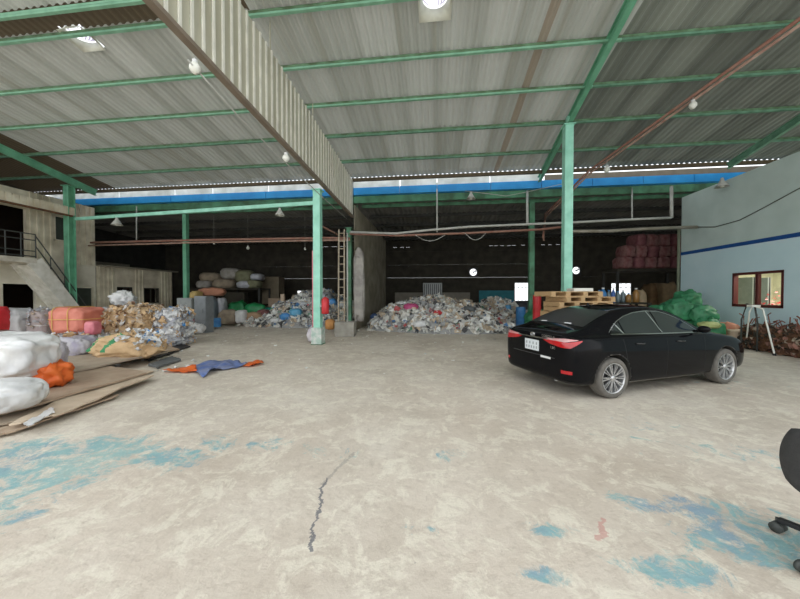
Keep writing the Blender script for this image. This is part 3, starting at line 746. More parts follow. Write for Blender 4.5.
# oval emblem of three ellipses
xb = cast((-3, 0, .945), (1, 0, 0))[0].x - .008
eb = MB()
for (ry, rz_, cz) in ((.052, .035, .935), (.018, .033, .935), (.036, .014, .950)):
    eb.tube([(xb, ry * math.cos(2 * PI * k / 24), cz + rz_ * math.sin(2 * PI * k / 24)) for k in range(24)], .0055, 6, closed=True)
eb.build('badge', M_chrome, car, True)
def text(name, s, size, m, parent, loc, rot, ext=.002):
    cu = bpy.data.curves.new(name, 'FONT'); cu.body = s; cu.size = size; cu.align_x = 'CENTER'; cu.align_y = 'CENTER'; cu.extrude = ext
    t = bpy.data.objects.new('t', cu); C.objects.link(t); dg = bpy.context.evaluated_depsgraph_get(); me = bpy.data.meshes.new_from_object(t.evaluated_get(dg)); bpy.data.objects.remove(t)
    me.materials.clear(); me.materials.append(m); o = bpy.data.objects.new(name, me); C.objects.link(o); o.parent = parent; o.location = loc; o.rotation_euler = rot; return o
RR = (PI / 2, 0, -PI / 2)
hx = cast((-3, -.36, .935), (1, 0, 0))[0].x
text('lettering', 'COROLLA', .062, M_chrome, car, (hx - .012, -.36, .935), RR)
hx = cast((-3, -.47, .77), (1, 0, 0))[0].x
text('lettering', '1.8G', .055, M_chrome, car, (hx - .012, -.47, .77), RR)
o = rear(-.42, -.20, .575, .61, 'bumper_sticker', mat('sticker', (.8, .8, .8), .4, 0, (.75, .75, .75)), .006, 6, 1)
mb = MB()
bmm = bmesh.new(); bmesh.ops.create_cone(bmm, segments=8, radius1=.03, radius2=.008, depth=.06, cap_ends=True)
for v in bmm.verts: v.co = Vector((v.co.x * 1.8 + 1.42 - v.co.z * .4, v.co.y * .6, v.co.z + 1.44))
o_ = 0; mb.v = [tuple(v.co) for v in bmm.verts]; mb.f = [tuple(v.index for v in f.verts) for f in bmm.faces]; mb.mi = [0] * len(mb.f); bmm.free(); mb.build('roof_aerial', M_paint, car)
# stickers / lamps inside rear window
for (y, nm) in ((-.34, 0), (.2, 0)):
    g = [[((.66 + .03 * j, y + .14 * i / 4, 3), (0, 0, -1)) for i in range(5)] for j in range(2)]
    decal('window_sticker', mat('sticker', (.8, .8, .8)), g, None, .008)
# wheels
def wheel(ax, s):
    r = empty('wheel', (ax, s * .775, WR)); r.parent = car
    Mx = Matrix.Rotation(PI / 2, 4, 'X') if s < 0 else Matrix.Rotation(-PI / 2, 4, 'X')   # local +z -> outward
    mb = MB(); prof = [(.235, -.095), (.26, -.108), (.295, -.103), (.313, -.085), (.318, -.05), (.318, .05), (.313, .085), (.295, .103), (.26, .108), (.235, .095), (.23, .06), (.23, -.06)]
    mb.lathe(prof + [prof[0]], 40, Mx, capped=False); mb.build('tyre', M_tyre, r, True)
    mb = MB(); mb.lathe([(.237, .098), (.228, .10), (.22, .085), (.212, .02), (.212, -.08)], 40, Mx, capped=False); rim = mb.build('rim', M_rim, r, True)
    mb = MB(); mb.lathe([(.212, .0), (.05, .01)], 32, Mx); mb.build('brake_disc', M_rimd, r)
    mb = MB(); mb.lathe([(.045, .02), (.045, .085), (.03, .095)], 16, Mx); mb.build('hub', M_rim, rim, True)
    mb = MB()
    for k in range(20):
        a = 2 * PI * (k // 2) / 10 + (.10 if k % 2 else -.10); d = Vector((math.cos(a), math.sin(a), 0)); a2 = 2 * PI * (k // 2) / 10 + (.05 if k % 2 else -.05); e = Vector((math.cos(a2), math.sin(a2), 0))
        p = Mx @ (e * .035 + Vector((0, 0, .07))); q = Mx @ (d * .221 + Vector((0, 0, .085)))
        mb.beam(p, q, .011 if k % 4 < 2 else .016, .022, Mx @ Vector((0, 0, 1)) - Vector((0, 0, 0)))
    mb.build('spokes', M_rim, rim)
for ax in AX:
    for s in (-1, 1): wheel(ax, s)
# exhaust
mb = MB(); mb.tube([(.25, -.45, .25), (.5, -.45, .26)], .03, 12); mb.build('exhaust_pipe', M_steel, car, True)
# place: rear right tyre contact
CARH = math.radians(17.2) + YAW
cr = atZ(609.5, 397.5); Rz = Matrix.Rotation(CARH, 3, 'Z')
car.rotation_euler = (0, 0, CARH); car.location = cr - Rz @ Vector((AX[0], -.80, 0)); car.location.z = 0.0
# =================================================================== LEFT HOUSE AND SHED
HX = -16.2
M_hwall = mat('house_wall', (0.72, 0.68, 0.57), .9, 0, (0.50, 0.46, 0.36), 1.3, .2, 12)
M_hsheet = mat('house_sheet', (0.76, 0.70, 0.56), .7, 0, (0.48, 0.42, 0.31), 1.5)
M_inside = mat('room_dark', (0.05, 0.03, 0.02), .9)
house = empty('house', (HX, 11, 0)); tag(house, 'grimy two-storey house with a balcony and outside stair at the far left', 'house')
def HP(px, py, X=HX):
    p = atX(px, py, X); return p
def hl(p): return Vector((p[0] - HX, p[1] - 11, p[2]))
def local(mbx): mbx.v = [(v[0] - HX, v[1] - 11, v[2]) for v in mbx.v]; return mbx
yN = HP(95, 240).y; y0 = 6.5
zfloor2 = (HP(0, 257).z + HP(38, 262).z) / 2
ztop_h = HP(90, 207).z
# openings: upper door/balcony opening, upper window, lower door, lower window
def opening(x0, y0_, x1, y1_):
    a = HP(x0, y0_); b = HP(x1, y1_); return (min(a.y, b.y), max(a.y, b.y), min(a.z, b.z), max(a.z, b.z))
up_o = opening(-40, 250, 25.5, 205); up_w = opening(54, 243, 67, 216); lo_o = opening(3.5, 318, 36, 283); lo_w = opening(75.5, 318, 93, 286.5)
up_o = (up_o[0], up_o[1], zfloor2 + .02, HP(20, 208).z); up_w = (up_w[0], up_w[1], HP(60, 241).z, HP(60, 216).z)
lo_o = (lo_o[0], lo_o[1], 0.0, HP(20, 284).z); lo_w = (lo_w[0], lo_w[1], .6, HP(84, 287).z)
mb = MB(); holed(mb, 'x', HX - .15, .15, y0, yN, 0, zfloor2, [lo_o, lo_w])
local(mb).build('lower_wall', M_hwall, house)
mb = MB(); holed(mb, 'x', HX - .12, .12, y0, yN, zfloor2, ztop_h, [up_o, up_w])
yy = y0
while yy < yN - .1:
    if not any(o[0] - .05 < yy < o[1] + .02 for o in (up_o, up_w)): mb.box((HX, yy, zfloor2), (HX + .045, yy + .07, ztop_h))
    yy += .22
local(mb).build('upper_wall', M_hsheet, house)
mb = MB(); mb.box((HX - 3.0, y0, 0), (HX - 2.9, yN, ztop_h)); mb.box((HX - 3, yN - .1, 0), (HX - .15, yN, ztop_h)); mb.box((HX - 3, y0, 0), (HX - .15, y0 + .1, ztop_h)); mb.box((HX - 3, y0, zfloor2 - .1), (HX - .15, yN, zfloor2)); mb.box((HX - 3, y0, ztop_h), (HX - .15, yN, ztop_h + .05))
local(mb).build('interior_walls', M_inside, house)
for (o_, nm, lab) in ((up_w, 'window', 0), (lo_w, 'window', 0)):
    mb = MB(); a, b, c, d = o_; t = .05
    mb.box((HX - .1, a, c), (HX + .03, a + t, d)); mb.box((HX - .1, b - t, c), (HX + .03, b, d)); mb.box((HX - .1, a, d - t), (HX + .03, b, d)); mb.box((HX - .1, a, c), (HX + .03, b, c + t));
    f = local(mb).build('window', M_hsheet, house)
    mb = MB(); mb.box((HX - .05, a, c), (HX - .045, b, d)); local(mb).build('pane', mat('dull_pane', (0.06, 0.07, 0.06), .2), f)
# balcony slab, railing
BW = .85
ybal = atX(37, 262, HX + BW).y
mb = MB(); mb.box((HX, y0, zfloor2 - .16), (HX + BW, ybal, zfloor2 + .03)); local(mb).build('balcony_slab', mat('slab_conc', (.7, .66, .57), .9, 0, (.5, .46, .38), 4), house)
M_rail = mat('rail_iron', (0.06, 0.065, 0.06), .6)
xr_ = HX + BW - .05; r1 = .95
mb = MB()
for zz in (.95, .72, .3, .1): mb.tube([(xr_, y0, zfloor2 + zz), (xr_, ybal, zfloor2 + zz)], .022, 6)
yy = y0
while yy <= ybal + .01:
    mb.tube([(xr_, yy, zfloor2), (xr_, yy, zfloor2 + .95)], .022, 6); yy += (ybal - y0) / 9
local(mb).build('railing', M_rail, house)
# stair down from balcony end towards +Y... toward the back
ys1 = ybal + zfloor2 * .62; nst = 15
mb = MB()
sa = Vector((HX + BW * .5, ybal, zfloor2 - .05)); sb = Vector((HX + BW * .5, ys1, 0.05))
for k in range(nst):
    t = (k + .5) / nst; c = sa.lerp(sb, t); mb.box((HX + .06, c.y - .15, c.z - .03), (HX + BW - .06, c.y + .12, c.z + .02))
for dx in (.04, BW - .04):
    p = Vector((HX + dx, ybal - .05, zfloor2 - .08)); q = Vector((HX + dx, ys1, -.02)); mb.beam(p, q, .07, .50)
mb.beam(Vector((HX + BW / 2, ybal - .05, zfloor2 - .20)), Vector((HX + BW / 2, ys1, -.12)), BW - .1, .12)
mb.v = [(a, b, max(c, 0)) for a, b, c in mb.v]
local(mb).build('staircase', mat('stair_conc', (0.80, 0.78, 0.72), .8, 0, (0.62, 0.60, 0.52), 4), house)
mb = MB()
for zz in (.9, .5): mb.tube([(xr_, ybal, zfloor2 + zz), (xr_, ys1, zz)], .02, 6)
for k in range(5): t = k / 4; mb.tube([(xr_, ybal + (ys1 - ybal) * t, zfloor2 * (1 - t)), (xr_, ybal + (ys1 - ybal) * t, zfloor2 * (1 - t) + .9)], .018, 6)
local(mb).build('stair_railing', M_rail, house)
# canopy over the balcony
xc = HX + .8; ca = atX(0, 199, xc); cb_ = atX(72, 216, xc); 
mb = MB(); yy = y0; zc = (ca.z + cb_.z) / 2
while yy < cb_.y: mb.box((HX, yy, zc + .30), (xc, yy + .15, zc + .34)); mb.box((HX, yy + .15, zc + .28), (xc, yy + .20, zc + .32)); mb.box((xc, yy, zc), (xc + .02, yy + .15, zc + .32)); mb.box((xc - .02, yy + .15, zc), (xc, yy + .2, zc + .32)); yy += .2
local(mb).build('canopy', mat('canopy_sheet', (0.82, 0.77, 0.62), .7, 0, (0.60, 0.52, 0.38), 2), house)
mb = MB(); mb.box((xc - .03, y0, zc - .07), (xc + .05, cb_.y, zc)); local(mb).build('canopy_edge', M_rust, house)
# low shed behind
SX = -16.1; sh = empty('shed', (SX, 15, 0)); tag(sh, 'low grey corrugated shed with small windows, right of the house', 'shed')
sy0 = yN + .02; sy1 = atX(172, 272, SX).y; szt = (atX(100, 265, SX).z + atX(170, 273, SX).z) / 2
def sloc(mbx): mbx.v = [(v[0] - SX, v[1] - 15, v[2]) for v in mbx.v]; return mbx
so = []
for (x0, x1, yt, yb) in ((117, 132, 287, 310), (143.5, 158.5, 288, 303)):
    a = atX(x0, 300, SX); b = atX(x1, 300, SX); so.append((a.y, b.y, max(.4, atX((x0 + x1) / 2, yb, SX).z), atX((x0 + x1) / 2, yt, SX).z))
mb = MB(); holed(mb, 'x', SX - .1, .1, sy0, sy1, 0, szt, so); yy = sy0 + .05
while yy < sy1 - .05:
    if not any(o[0] - .05 < yy < o[1] + .02 for o in so): mb.box((SX, yy, 0), (SX + .04, yy + .06, szt))
    yy += .2
mb.box((SX - 2.9, sy1 - .1, 0), (SX - .1, sy1, szt)); sloc(mb).build('wall', M_hsheet, sh)
mb = MB(); mb.box((SX - 3, sy0, szt), (SX + .25, sy1 + .2, szt + .06)); mb.box((SX - 3, sy0, szt + .06), (SX - 2.9, sy1, szt + .5)); sloc(mb).build('roof', mat('shed_roof', (0.25, 0.23, 0.18), .8), sh)
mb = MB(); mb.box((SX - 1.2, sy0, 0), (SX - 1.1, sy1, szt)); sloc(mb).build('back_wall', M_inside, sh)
for a, b, c, d in so:
    mb = MB(); t = .05
    mb.box((SX - .1, a, c), (SX + .03, a + t, d)); mb.box((SX - .1, b - t, c), (SX + .03, b, d)); mb.box((SX - .1, a, d - t), (SX + .03, b, d)); mb.box((SX - .1, a, c), (SX + .03, b, c + t)); mb.box((SX - .05, (a + b) / 2 - .03, c), (SX, (a + b) / 2 + .03, d)); sloc(mb).build('window', M_darkbrown, sh)

# =================================================================== BAGS, BALES
def blob_mesh(sx, sy, sz, seed, e=0.75, wr=.05, fr=2.2, pinch=0.0, sub=4, creases=0.0):
    bm = bmesh.new(); bmesh.ops.create_icosphere(bm, subdivisions=sub, radius=1)
    off = Vector((seed * 7.3, seed * 3.1, seed * 1.7))
    for v in bm.verts:
        n = v.co.normalized(); p = Vector([math.copysign(abs(c) ** e, c) for c in n])
        if pinch: k = 1 - pinch * max(0, p.z) ** 2; p.x *= k; p.y *= k
        q = n * fr + off
        d = noise.noise(q) * wr * 1.6 + noise.noise(q * 2.7) * wr * .8 - abs(noise.noise(q * 1.9 + Vector((9, 9, 9)))) * creases - abs(noise.noise(q * 4.3)) * creases * .5 - abs(noise.noise(q * 9.1)) * creases * .3
        p += n * d
        v.co = Vector((p.x * sx / 2, p.y * sy / 2, p.z * sz / 2))
    zmin = -sz / 2 * .86
    for v in bm.verts:
        if v.co.z < zmin: v.co.z = zmin + (v.co.z - zmin) * .08
    z0 = min(v.co.z for v in bm.verts)
    for v in bm.verts: v.co.z -= z0
    return bm
def bag(loc, size, m, label, cat='bag', name='plastic_bag', seed=1, e=.75, wr=.06, fr=2.2, pinch=.0, rz=0.0, creases=.10, neck=None, rx=0, group=None, sub=4):
    bm = blob_mesh(*size, seed, e, wr, fr, pinch, sub, creases)
    me = bpy.data.meshes.new(name); bm.to_mesh(me); bm.free()
    for p in me.polygons: p.use_smooth = True
    me.materials.append(m)
    if neck:
        r = empty(name, loc, rz); b = bpy.data.objects.new('sack', me); C.objects.link(b); b.parent = r; b.rotation_euler = (rx, 0, 0)
        nx, ny, nz, d = neck
        mb = MB(); p = Vector((nx, ny, nz)); dd = Vector(d).normalized(); mb.tube([p - dd * .05, p + dd * .03, p + dd * .07, p + dd * .13, p + dd * .18], [.10, .045, .03, .06, .085], 10)
        mb.build('tied_neck', m, r, True)
        mb = MB(); mb.tube([p + dd * .06, p + dd * .08], .036, 10); mb.build('tie', M_beige, r)
        tag(r, label, cat, group); return r
    o = bpy.data.objects.new(name, me); C.objects.link(o); o.location = loc; o.rotation_euler = (rx, 0, rz); tag(o, label, cat, group); return o
def flakes(mbx, pts, smin, smax, nm, rnd, up=.5, weights=None):
    for p, nrm in pts:
        s = rnd.uniform(smin, smax); a = Vector((rnd.gauss(0, 1), rnd.gauss(0, 1), rnd.gauss(0, 1) * .6)) ; nn = (Vector(nrm) + a * up).normalized(); u = nn.orthogonal().normalized(); ang = rnd.uniform(0, 6.28); u = (u * math.cos(ang) + nn.cross(u) * math.sin(ang)); v = nn.cross(u)
        w = s * rnd.uniform(.4, 1.0); vs = []
        for j in range(3):
            for i in range(3):
                vs.append(Vector(p) + u * (i - 1) * s * .5 + v * (j - 1) * w * .5 + nn * (rnd.uniform(-.25, .35) * s))
        mi = rnd.choices(range(nm), weights)[0]
        mbx.add(vs, [(0, 1, 4, 3), (1, 2, 5, 4), (3, 4, 7, 6), (4, 5, 8, 7)], mi)
def bale(loc, size, base, mats, weights, label, seed, rz=0.0, nfl=500, fl=(.06, .16), straps=(), strapm=None, e=.35, name='scrap_bale', cat='bale', group=None, wr=.05, up=.5):
    r = empty(name, loc, rz); tag(r, label, cat, group); rnd = random.Random(seed)
    bm = blob_mesh(*size, seed, e, wr, 2.5, 0, 4, .05); 
    bmesh.ops.recalc_face_normals(bm, faces=bm.faces)
    pts = []
    bm.normal_update(); ff = list(bm.faces); ar = [f.calc_area() for f in ff]
    for f in rnd.choices(ff, ar, k=nfl):
        q = f.calc_center_median() + Vector((rnd.gauss(0, .03), rnd.gauss(0, .03), rnd.gauss(0, .03)))
        if q.z > .03: pts.append((q + f.normal * .025, f.normal))
    me = bpy.data.meshes.new('core'); bm.to_mesh(me); bm.free()
    for p in me.polygons: p.use_smooth = True
    me.materials.append(base); o = bpy.data.objects.new('core', me); C.objects.link(o); o.parent = r
    if nfl:
        mb = MB(); flakes(mb, pts, fl[0], fl[1], len(mats), rnd, up, weights); tag(mb.build('loose_scraps', mats, r), kind='stuff')
    sx, sy, sz = size
    for (ax, f) in straps:
        mb = MB(); pts = []
        for k in range(33):
            a = 2 * PI * k / 32; c, s = math.cos(a), math.sin(a); c = math.copysign(abs(c) ** .35, c); s = math.copysign(abs(s) ** .35, s)
            if ax == 'x': pts.append((f * sx, c * sy * .51, sz * .47 + s * sz * .47))
            elif ax == 'y': pts.append((c * sx * .51, f * sy, sz * .47 + s * sz * .47))
            else: pts.append((c * sx * .51, s * sy * .51, sz * f))
        mb.tube(pts[:-1], .012, 6, closed=True); mb.build('strap', strapm or M_beige, r)
    return r
# ---- left pile. helper placing by the contact pixel on the ground
def gp(px, py): return atZ(px, py)
# cardboard sheets on the floor
def sheet(corners, z, th, m, label, seed, name='cardboard_sheet', lift=0.0):
    P = [atZ(x, y, z) for x, y in corners]; c = sum(P, Vector()) / 4; c.z = z
    mb = MB(); n = 10; rnd = random.Random(seed); vs = []
    for j in range(n + 1):
        for i in range(n + 1):
            u, v = i / n, j / n
            p = (P[0] * (1 - u) + P[1] * u) * (1 - v) + (P[3] * (1 - u) + P[2] * u) * v - c
            p.z = abs(noise.noise(Vector((p.x * 1.2 + seed, p.y * 1.2, seed)))) * .04 + lift * u
            if i in (0, n): p += (P[1] - P[0]).normalized() * rnd.uniform(-.03, .03)
            if j in (0, n): p += (P[3] - P[0]).normalized() * rnd.uniform(-.03, .03)
            vs.append(p)
    fs = [(j * (n + 1) + i, j * (n + 1) + i + 1, (j + 1) * (n + 1) + i + 1, (j + 1) * (n + 1) + i) for j in range(n) for i in range(n)]
    mb.add(vs, fs); o = mb.build(name, m, None, loc=c); sd = o.modifiers.new('s', 'SOLIDIFY'); sd.thickness = th; sd.offset = 1; tag(o, label, 'cardboard'); return o
sheet([(-60, 445), (20, 428), (155, 372), (60, 372)], 0.005, .025, M_card2, 'lowest flattened cardboard sheet, pale and torn at its right edge', 1)
sheet([(-40, 435), (10, 424), (105, 392), (60, 380)], 0.05, .02, M_cardg, 'grey-brown cardboard sheet second from the bottom of the stack', 2)
sheet([(5, 428), (60, 416), (152, 377), (120, 372)], 0.09, .02, M_card2, 'narrow pale cardboard strip sticking out along the front of the stack', 6)
sheet([(-60, 425), (22, 411), (146, 374), (60, 358)], 0.13, .03, M_card, 'wide tan cardboard sheet on top of the stack in front of the orange bag', 3)
sheet([(-20, 440), (20, 431), (120, 396), (90, 392)], 0.035, .02, M_card, 'torn brown cardboard strip under the front edge of the stack', 16)
sheet([(60, 404), (66, 409), (140, 383), (132, 378)], 0.075, .02, M_cardg, 'thin grey cardboard strip poking out at the right of the stack', 17)
sheet([(20, 372), (70, 374), (168, 353), (90, 345)], 0.17, .03, M_cardg, 'dull cardboard sheet lying behind the topmost wide sheet', 4)
sheet([(70, 360), (110, 366), (180, 350), (140, 340)], 0.06, .03, M_card, 'brown cardboard sheet under the beige sack', 5)
sheet([(140, 358), (150, 362), (190, 347), (180, 345)], 0.01, .03, M_black, 'thin black plastic strip at the right edge of the cardboard', 7, name='plastic_strip')['category'] = 'strip'
sheet([(148, 366), (158, 369), (181, 361), (172, 358)], 0.01, .04, mat('greyflat', (.16, .17, .17), .7), 'flat dark grey plastic scrap beside the blue tarpaulin', 8, name='plastic_strip')['category'] = 'strip'
sheet([(24, 424), (30, 427), (55, 412), (52, 408)], 0.13, .012, M_pwhite, 'narrow white board lying on the cardboard near the front bag', 9, name='white_board')['category'] = 'board'
def bx(x0, x1, yt, yb, D, th=None):
    "centre, size of a thing seen between these pixel edges, its front at distance D"
    w = (x1 - x0) * D / F; th = th or w * .75; Dc = D + th / 2; z0 = max(0.0, H - (yb - 294.5) * D / F); z1 = H + (294.5 - yt) * Dc / F
    c = CAM + Vector((fw.x, fw.y, 0)) * Dc + rt * (((x0 + x1) / 2 - 400) / F * Dc); c.z = z0
    return c, (w, th, max(z1 - z0, .05))
def bb(x0, x1, yt, yb, D, m, label, th=None, **k):
    c, sz = bx(x0, x1, yt, yb, D, th); k.setdefault('rz', YAW); return bag(c, sz, m, label, **k)
SK = dict(name='plastic_sack', cat='sack')
c, sz = bx(-24, 34, 377, 419, 3.62, .6)
bag(c, sz, M_pwhite, 'white plastic sack with tied yellow neck, lowest at the left edge of the photo', sub=5, seed=11, fr=1.2, e=.74, creases=.06, wr=.10, neck=(.12, -.27, .20, (.1, -.9, .15)), rz=YAW, **SK)
bb(-40, 50, 332, 384, 4.35, M_pwhite, 'large bulging white sack above the tied one at the left edge', th=.75, sub=5, seed=5, fr=1.2, e=.62, creases=.06, wr=.16, **SK)
bb(24, 60, 337, 382, 5.2, mat('lilac_white', (.60, .57, .60), .4, 0, (.45, .42, .48), 7, .35, 12), 'lilac-white clear sack just behind the large bulging white sack', th=.6, seed=6, e=.66, creases=.2, wr=.1, **SK)
c, sz = bx(30, 67, 356, 393, 4.62, .55); bag(c, sz, M_porange, 'bright orange plastic bag lying on the cardboard below the white sack', seed=8, e=.85, creases=.30, wr=.16, pinch=.35, rz=.3)
bb(56, 94, 334, 360, 7.1, mat('clear_mix', (.56, .54, .56), .35, 0, (.36, .33, .42), 6, .35, 9), 'clear plastic bag of mixed scrap behind the orange bag', th=.7, seed=15, e=.6, creases=.22, wr=.1)
# beige sack with green stripe
c, sz = bx(94, 163, 331, 363, 6.85, .85); sk = empty('woven_sack', c, .12); tag(sk, 'beige woven sack with a green stripe lying at the front of the pile', 'sack')
bm = blob_mesh(sz[0], sz[1], sz[2], 21, .78, .12, 2.0, 0, 5, .16); me = bpy.data.meshes.new('sack'); bm.to_mesh(me); bm.free()
me.materials.append(M_beige); me.materials.append(mat('green_stripe', (0.05, 0.30, 0.12), .7))
for f in me.polygons:
    f.use_smooth = True; q = f.center
    if (abs(q.x + .22 + (q.z - .3) * -.8) < .07 and q.z > .22) or abs(q.x + .62 + (q.z - .3) * -.9) < .035: f.material_index = 1
o = bpy.data.objects.new('sack', me); C.objects.link(o); o.parent = sk
rnd = random.Random(3); mb = MB(); TB = BVHTree.FromPolygons([v.co for v in me.vertices], [tuple(f.vertices) for f in me.polygons]); pts = []
for k in range(160):
    h = TB.ray_cast(Vector((rnd.uniform(.0, .75), rnd.uniform(-.35, .25), 3)), Vector((0, 0, -1)))
    if h[0] is not None: pts.append((h[0] + Vector((0, 0, .03)), (0, -.5, 1)))
flakes(mb, pts, .06, .16, 3, rnd, .6, [3, 2, .5]); tag(mb.build('scraps_in_mouth', [M_pwhite, M_tan, M_pblue], sk), kind='stuff')
# bales row
TANS = [M_tan, M_beige, M_card2, M_pwhite, M_rust]
c, sz = bx(114, 160, 304, 350, 9.3, 1.0); bale(c, sz, M_tan, TANS, [6, 5, 4, 2, 1.2], 'bale of crumpled tan paper and cardboard scraps', 31, YAW, 1500, (.06, .17))
c, sz = bx(161.5, 186, 307, 347, 9.5, .8); bale(c, sz, M_pgrey, [M_pwhite, M_pgrey, M_beige, M_pblue], [6, 4, 2, .3], 'bale of white and clear plastic bottles right of the tan bale', 32, YAW, 700, (.08, .2), (('z', .5),))
c, sz = bx(60, 97, 305, 334, 8.7, .85); bale(c, sz, M_ored, [M_ored], [1], 'salmon-red wrapped bale with yellow string on top of clear bags', 33, YAW, 0, straps=(('x', -.3), ('x', .12), ('z', .5)), strapm=mat('yellow_string', (.8, .5, .15), .6), e=.42, wr=.07)
bb(87, 98, 320, 335, 8.62, M_pink, 'shiny pink plastic bundle against the right end of the salmon bale', th=.3, seed=44, e=.5)
c, sz = bx(56, 100, 333, 352, 8.5, .8); bale(c, sz, M_pgrey, [M_pwhite, M_pgrey, M_beige], [4, 4, 2], 'flattened clear plastic bale under the salmon-red bale', 34, YAW, 500, (.07, .18))
c, sz = bx(35, 58, 307, 348, 9.3, .9); bale(c, sz, mat('mauve_grey', (.42, .36, .34), .7, 0, (.33, .27, .27), 5), [M_pgrey, M_cardg, M_pwhite], [3, 3, 1], 'dull mauve-grey scrap bale just left of the salmon one', 35, YAW, 250, (.06, .14), (('z', .55),), M_pwhite)
bb(2, 31, 304, 350, 9.0, mat('grey_sheen', (.50, .50, .50), .4, 0, (.40, .41, .42), 4, .3, 8), 'grey-white plastic sack in the back row at the left edge', th=.8, seed=52, e=.55, creases=.16, **SK)
bb(-14, 4, 303, 350, 8.6, M_red, 'red bag cut by the left edge of the photo', th=.6, seed=53, e=.6)
bb(97, 111, 305, 350, 9.8, M_cardg, 'small grey-brown sack squeezed between the salmon and tan bales', th=.5, seed=56, e=.6, creases=.2, **SK)
bb(94, 160, 302, 345, 10.7, M_pgrey, 'low grey plastic heap behind the tan bale', th=1.2, seed=54, e=.6, creases=.2)
bb(111, 136, 288, 306, 10.9, M_pwhite, 'crumpled white plastic bag topmost behind the tan bale', th=.7, seed=55, e=.95, creases=.35, wr=.22, pinch=.5)
bb(-5, 30, 331, 360, 6.3, M_pwhite, 'flat white sack in the middle of the pile at the left edge', th=.8, seed=58, e=.7, creases=.2, **SK)
bb(20, 56, 331, 358, 7.2, M_beige, 'beige cloth draped over the bags left of the salmon bale', name='cloth', cat='cloth', th=.7, seed=59, e=.8, creases=.25)
c, sz = bx(-6, 30, 329, 335, 6.6, .2); mb = MB(); mb.beam((-.45, .1, 0.06), (.42, -.05, 0.0), .16, .04); tag(mb.build('plank', mat('plank_maroon', (.16, .07, .06), .6), None, loc=c), 'dark maroon plank lying on the bags at the left edge', 'plank')
bb(188, 205, 322, 334, 12.4, M_pwhite, 'small crumpled white bag on the floor before the grey panels', th=.4, seed=61, creases=.3, wr=.15)
bb(185, 194, 316, 331, 12.9, M_pink, 'faded pink bag beside the crumpled white one at the grey panels', th=.4, seed=62, creases=.2)
# grey panels (cabinets)
for (xa, xb, yt, yb, lab) in ((176, 192, 298, 331, 'pale grey steel cabinet left of the green rear post'), (193.5, 206, 296, 333, 'darker grey steel cabinet right of the green rear post')):
    a = gp(xa, yb); b = gp(xb, yb); wd = (b - a).length; hgt = H + (294.5 - yt) / F * (a.y) * 1.0
    hgt = atY((xa + xb) / 2, yt, a.y + .0).z
    r = empty('cabinet', (a + b) / 2 + Vector((0, .25, 0)), .02); tag(r, lab, 'cabinet')
    mm = mat('cab_' + str(xa), (.36, .38, .37) if xa < 180 else (.27, .29, .30), .5, .2)
    mb = MB(); mb.box((-wd / 2, -.22, 0), (wd / 2, .25, hgt)); mb.build('body', mm, r, bevel=.01)
    mb = MB(); mb.box((-wd / 2 + .02, -.245, .06), (wd / 2 - .02, -.225, hgt - .03)); d = mb.build('door', mm, r, bevel=.004)
    mb = MB(); mb.tube([(wd / 2 - .1, -.27, hgt * .55), (wd / 2 - .1, -.27, hgt * .65)], .012, 6); mb.build('handle', M_chrome, d)
# floor tarp
def tarp(pts_outline_px, m, label, seed, z=.02, name='tarpaulin'):
    pts = [atZ(x, y) for x, y in pts_outline_px]; c = sum(pts, Vector()) / len(pts)
    bm = bmesh.new(); vs = [bm.verts.new(p - c) for p in pts]; bm.faces.new(vs)
    bmesh.ops.triangulate(bm, faces=bm.faces[:]); 
    for k in range(5): bmesh.ops.subdivide_edges(bm, edges=[e for e in bm.edges if e.calc_length() > .09], cuts=1, use_grid_fill=False); bmesh.ops.triangulate(bm, faces=bm.faces[:])
    for v in bm.verts:
        q = Vector((v.co.x * 3, v.co.y * 3, seed)); v.co.z = z + max(0, noise.noise(q) * .10 + abs(noise.noise(q * 2.3)) * .07)
    me = bpy.data.meshes.new(name); bm.to_mesh(me); bm.free(); me.materials.append(m)
    for p in me.polygons: p.use_smooth = True
    o = bpy.data.objects.new(name, me); C.objects.link(o); o.location = c; o.modifiers.new('s', 'SOLIDIFY').thickness = .006; tag(o, label, 'tarpaulin'); return o
M_tarpb = mat('tarp_blue', (0.10, 0.16, 0.38), .6, 0, (0.20, 0.23, 0.36), 5, .2, 14)
tb = tarp([(196, 366), (213, 362), (232, 361.5), (248, 365.5), (236, 369), (215, 372), (203, 378.5), (196, 374)], M_tarpb, 'crumpled blue tarpaulin with orange ends lying on the floor left of centre', 3)
for (pp, sd_) in (([(163, 373), (180, 368.5), (196, 368), (197, 374)], 4), ([(243, 367), (258, 361.5), (264, 364.5), (250, 367.8)], 5)):
    o = tarp(pp, M_porange, None, sd_, name='orange_end'); del o['category']; w_ = o.location.copy(); o.parent = tb; o.location = w_ - tb.location
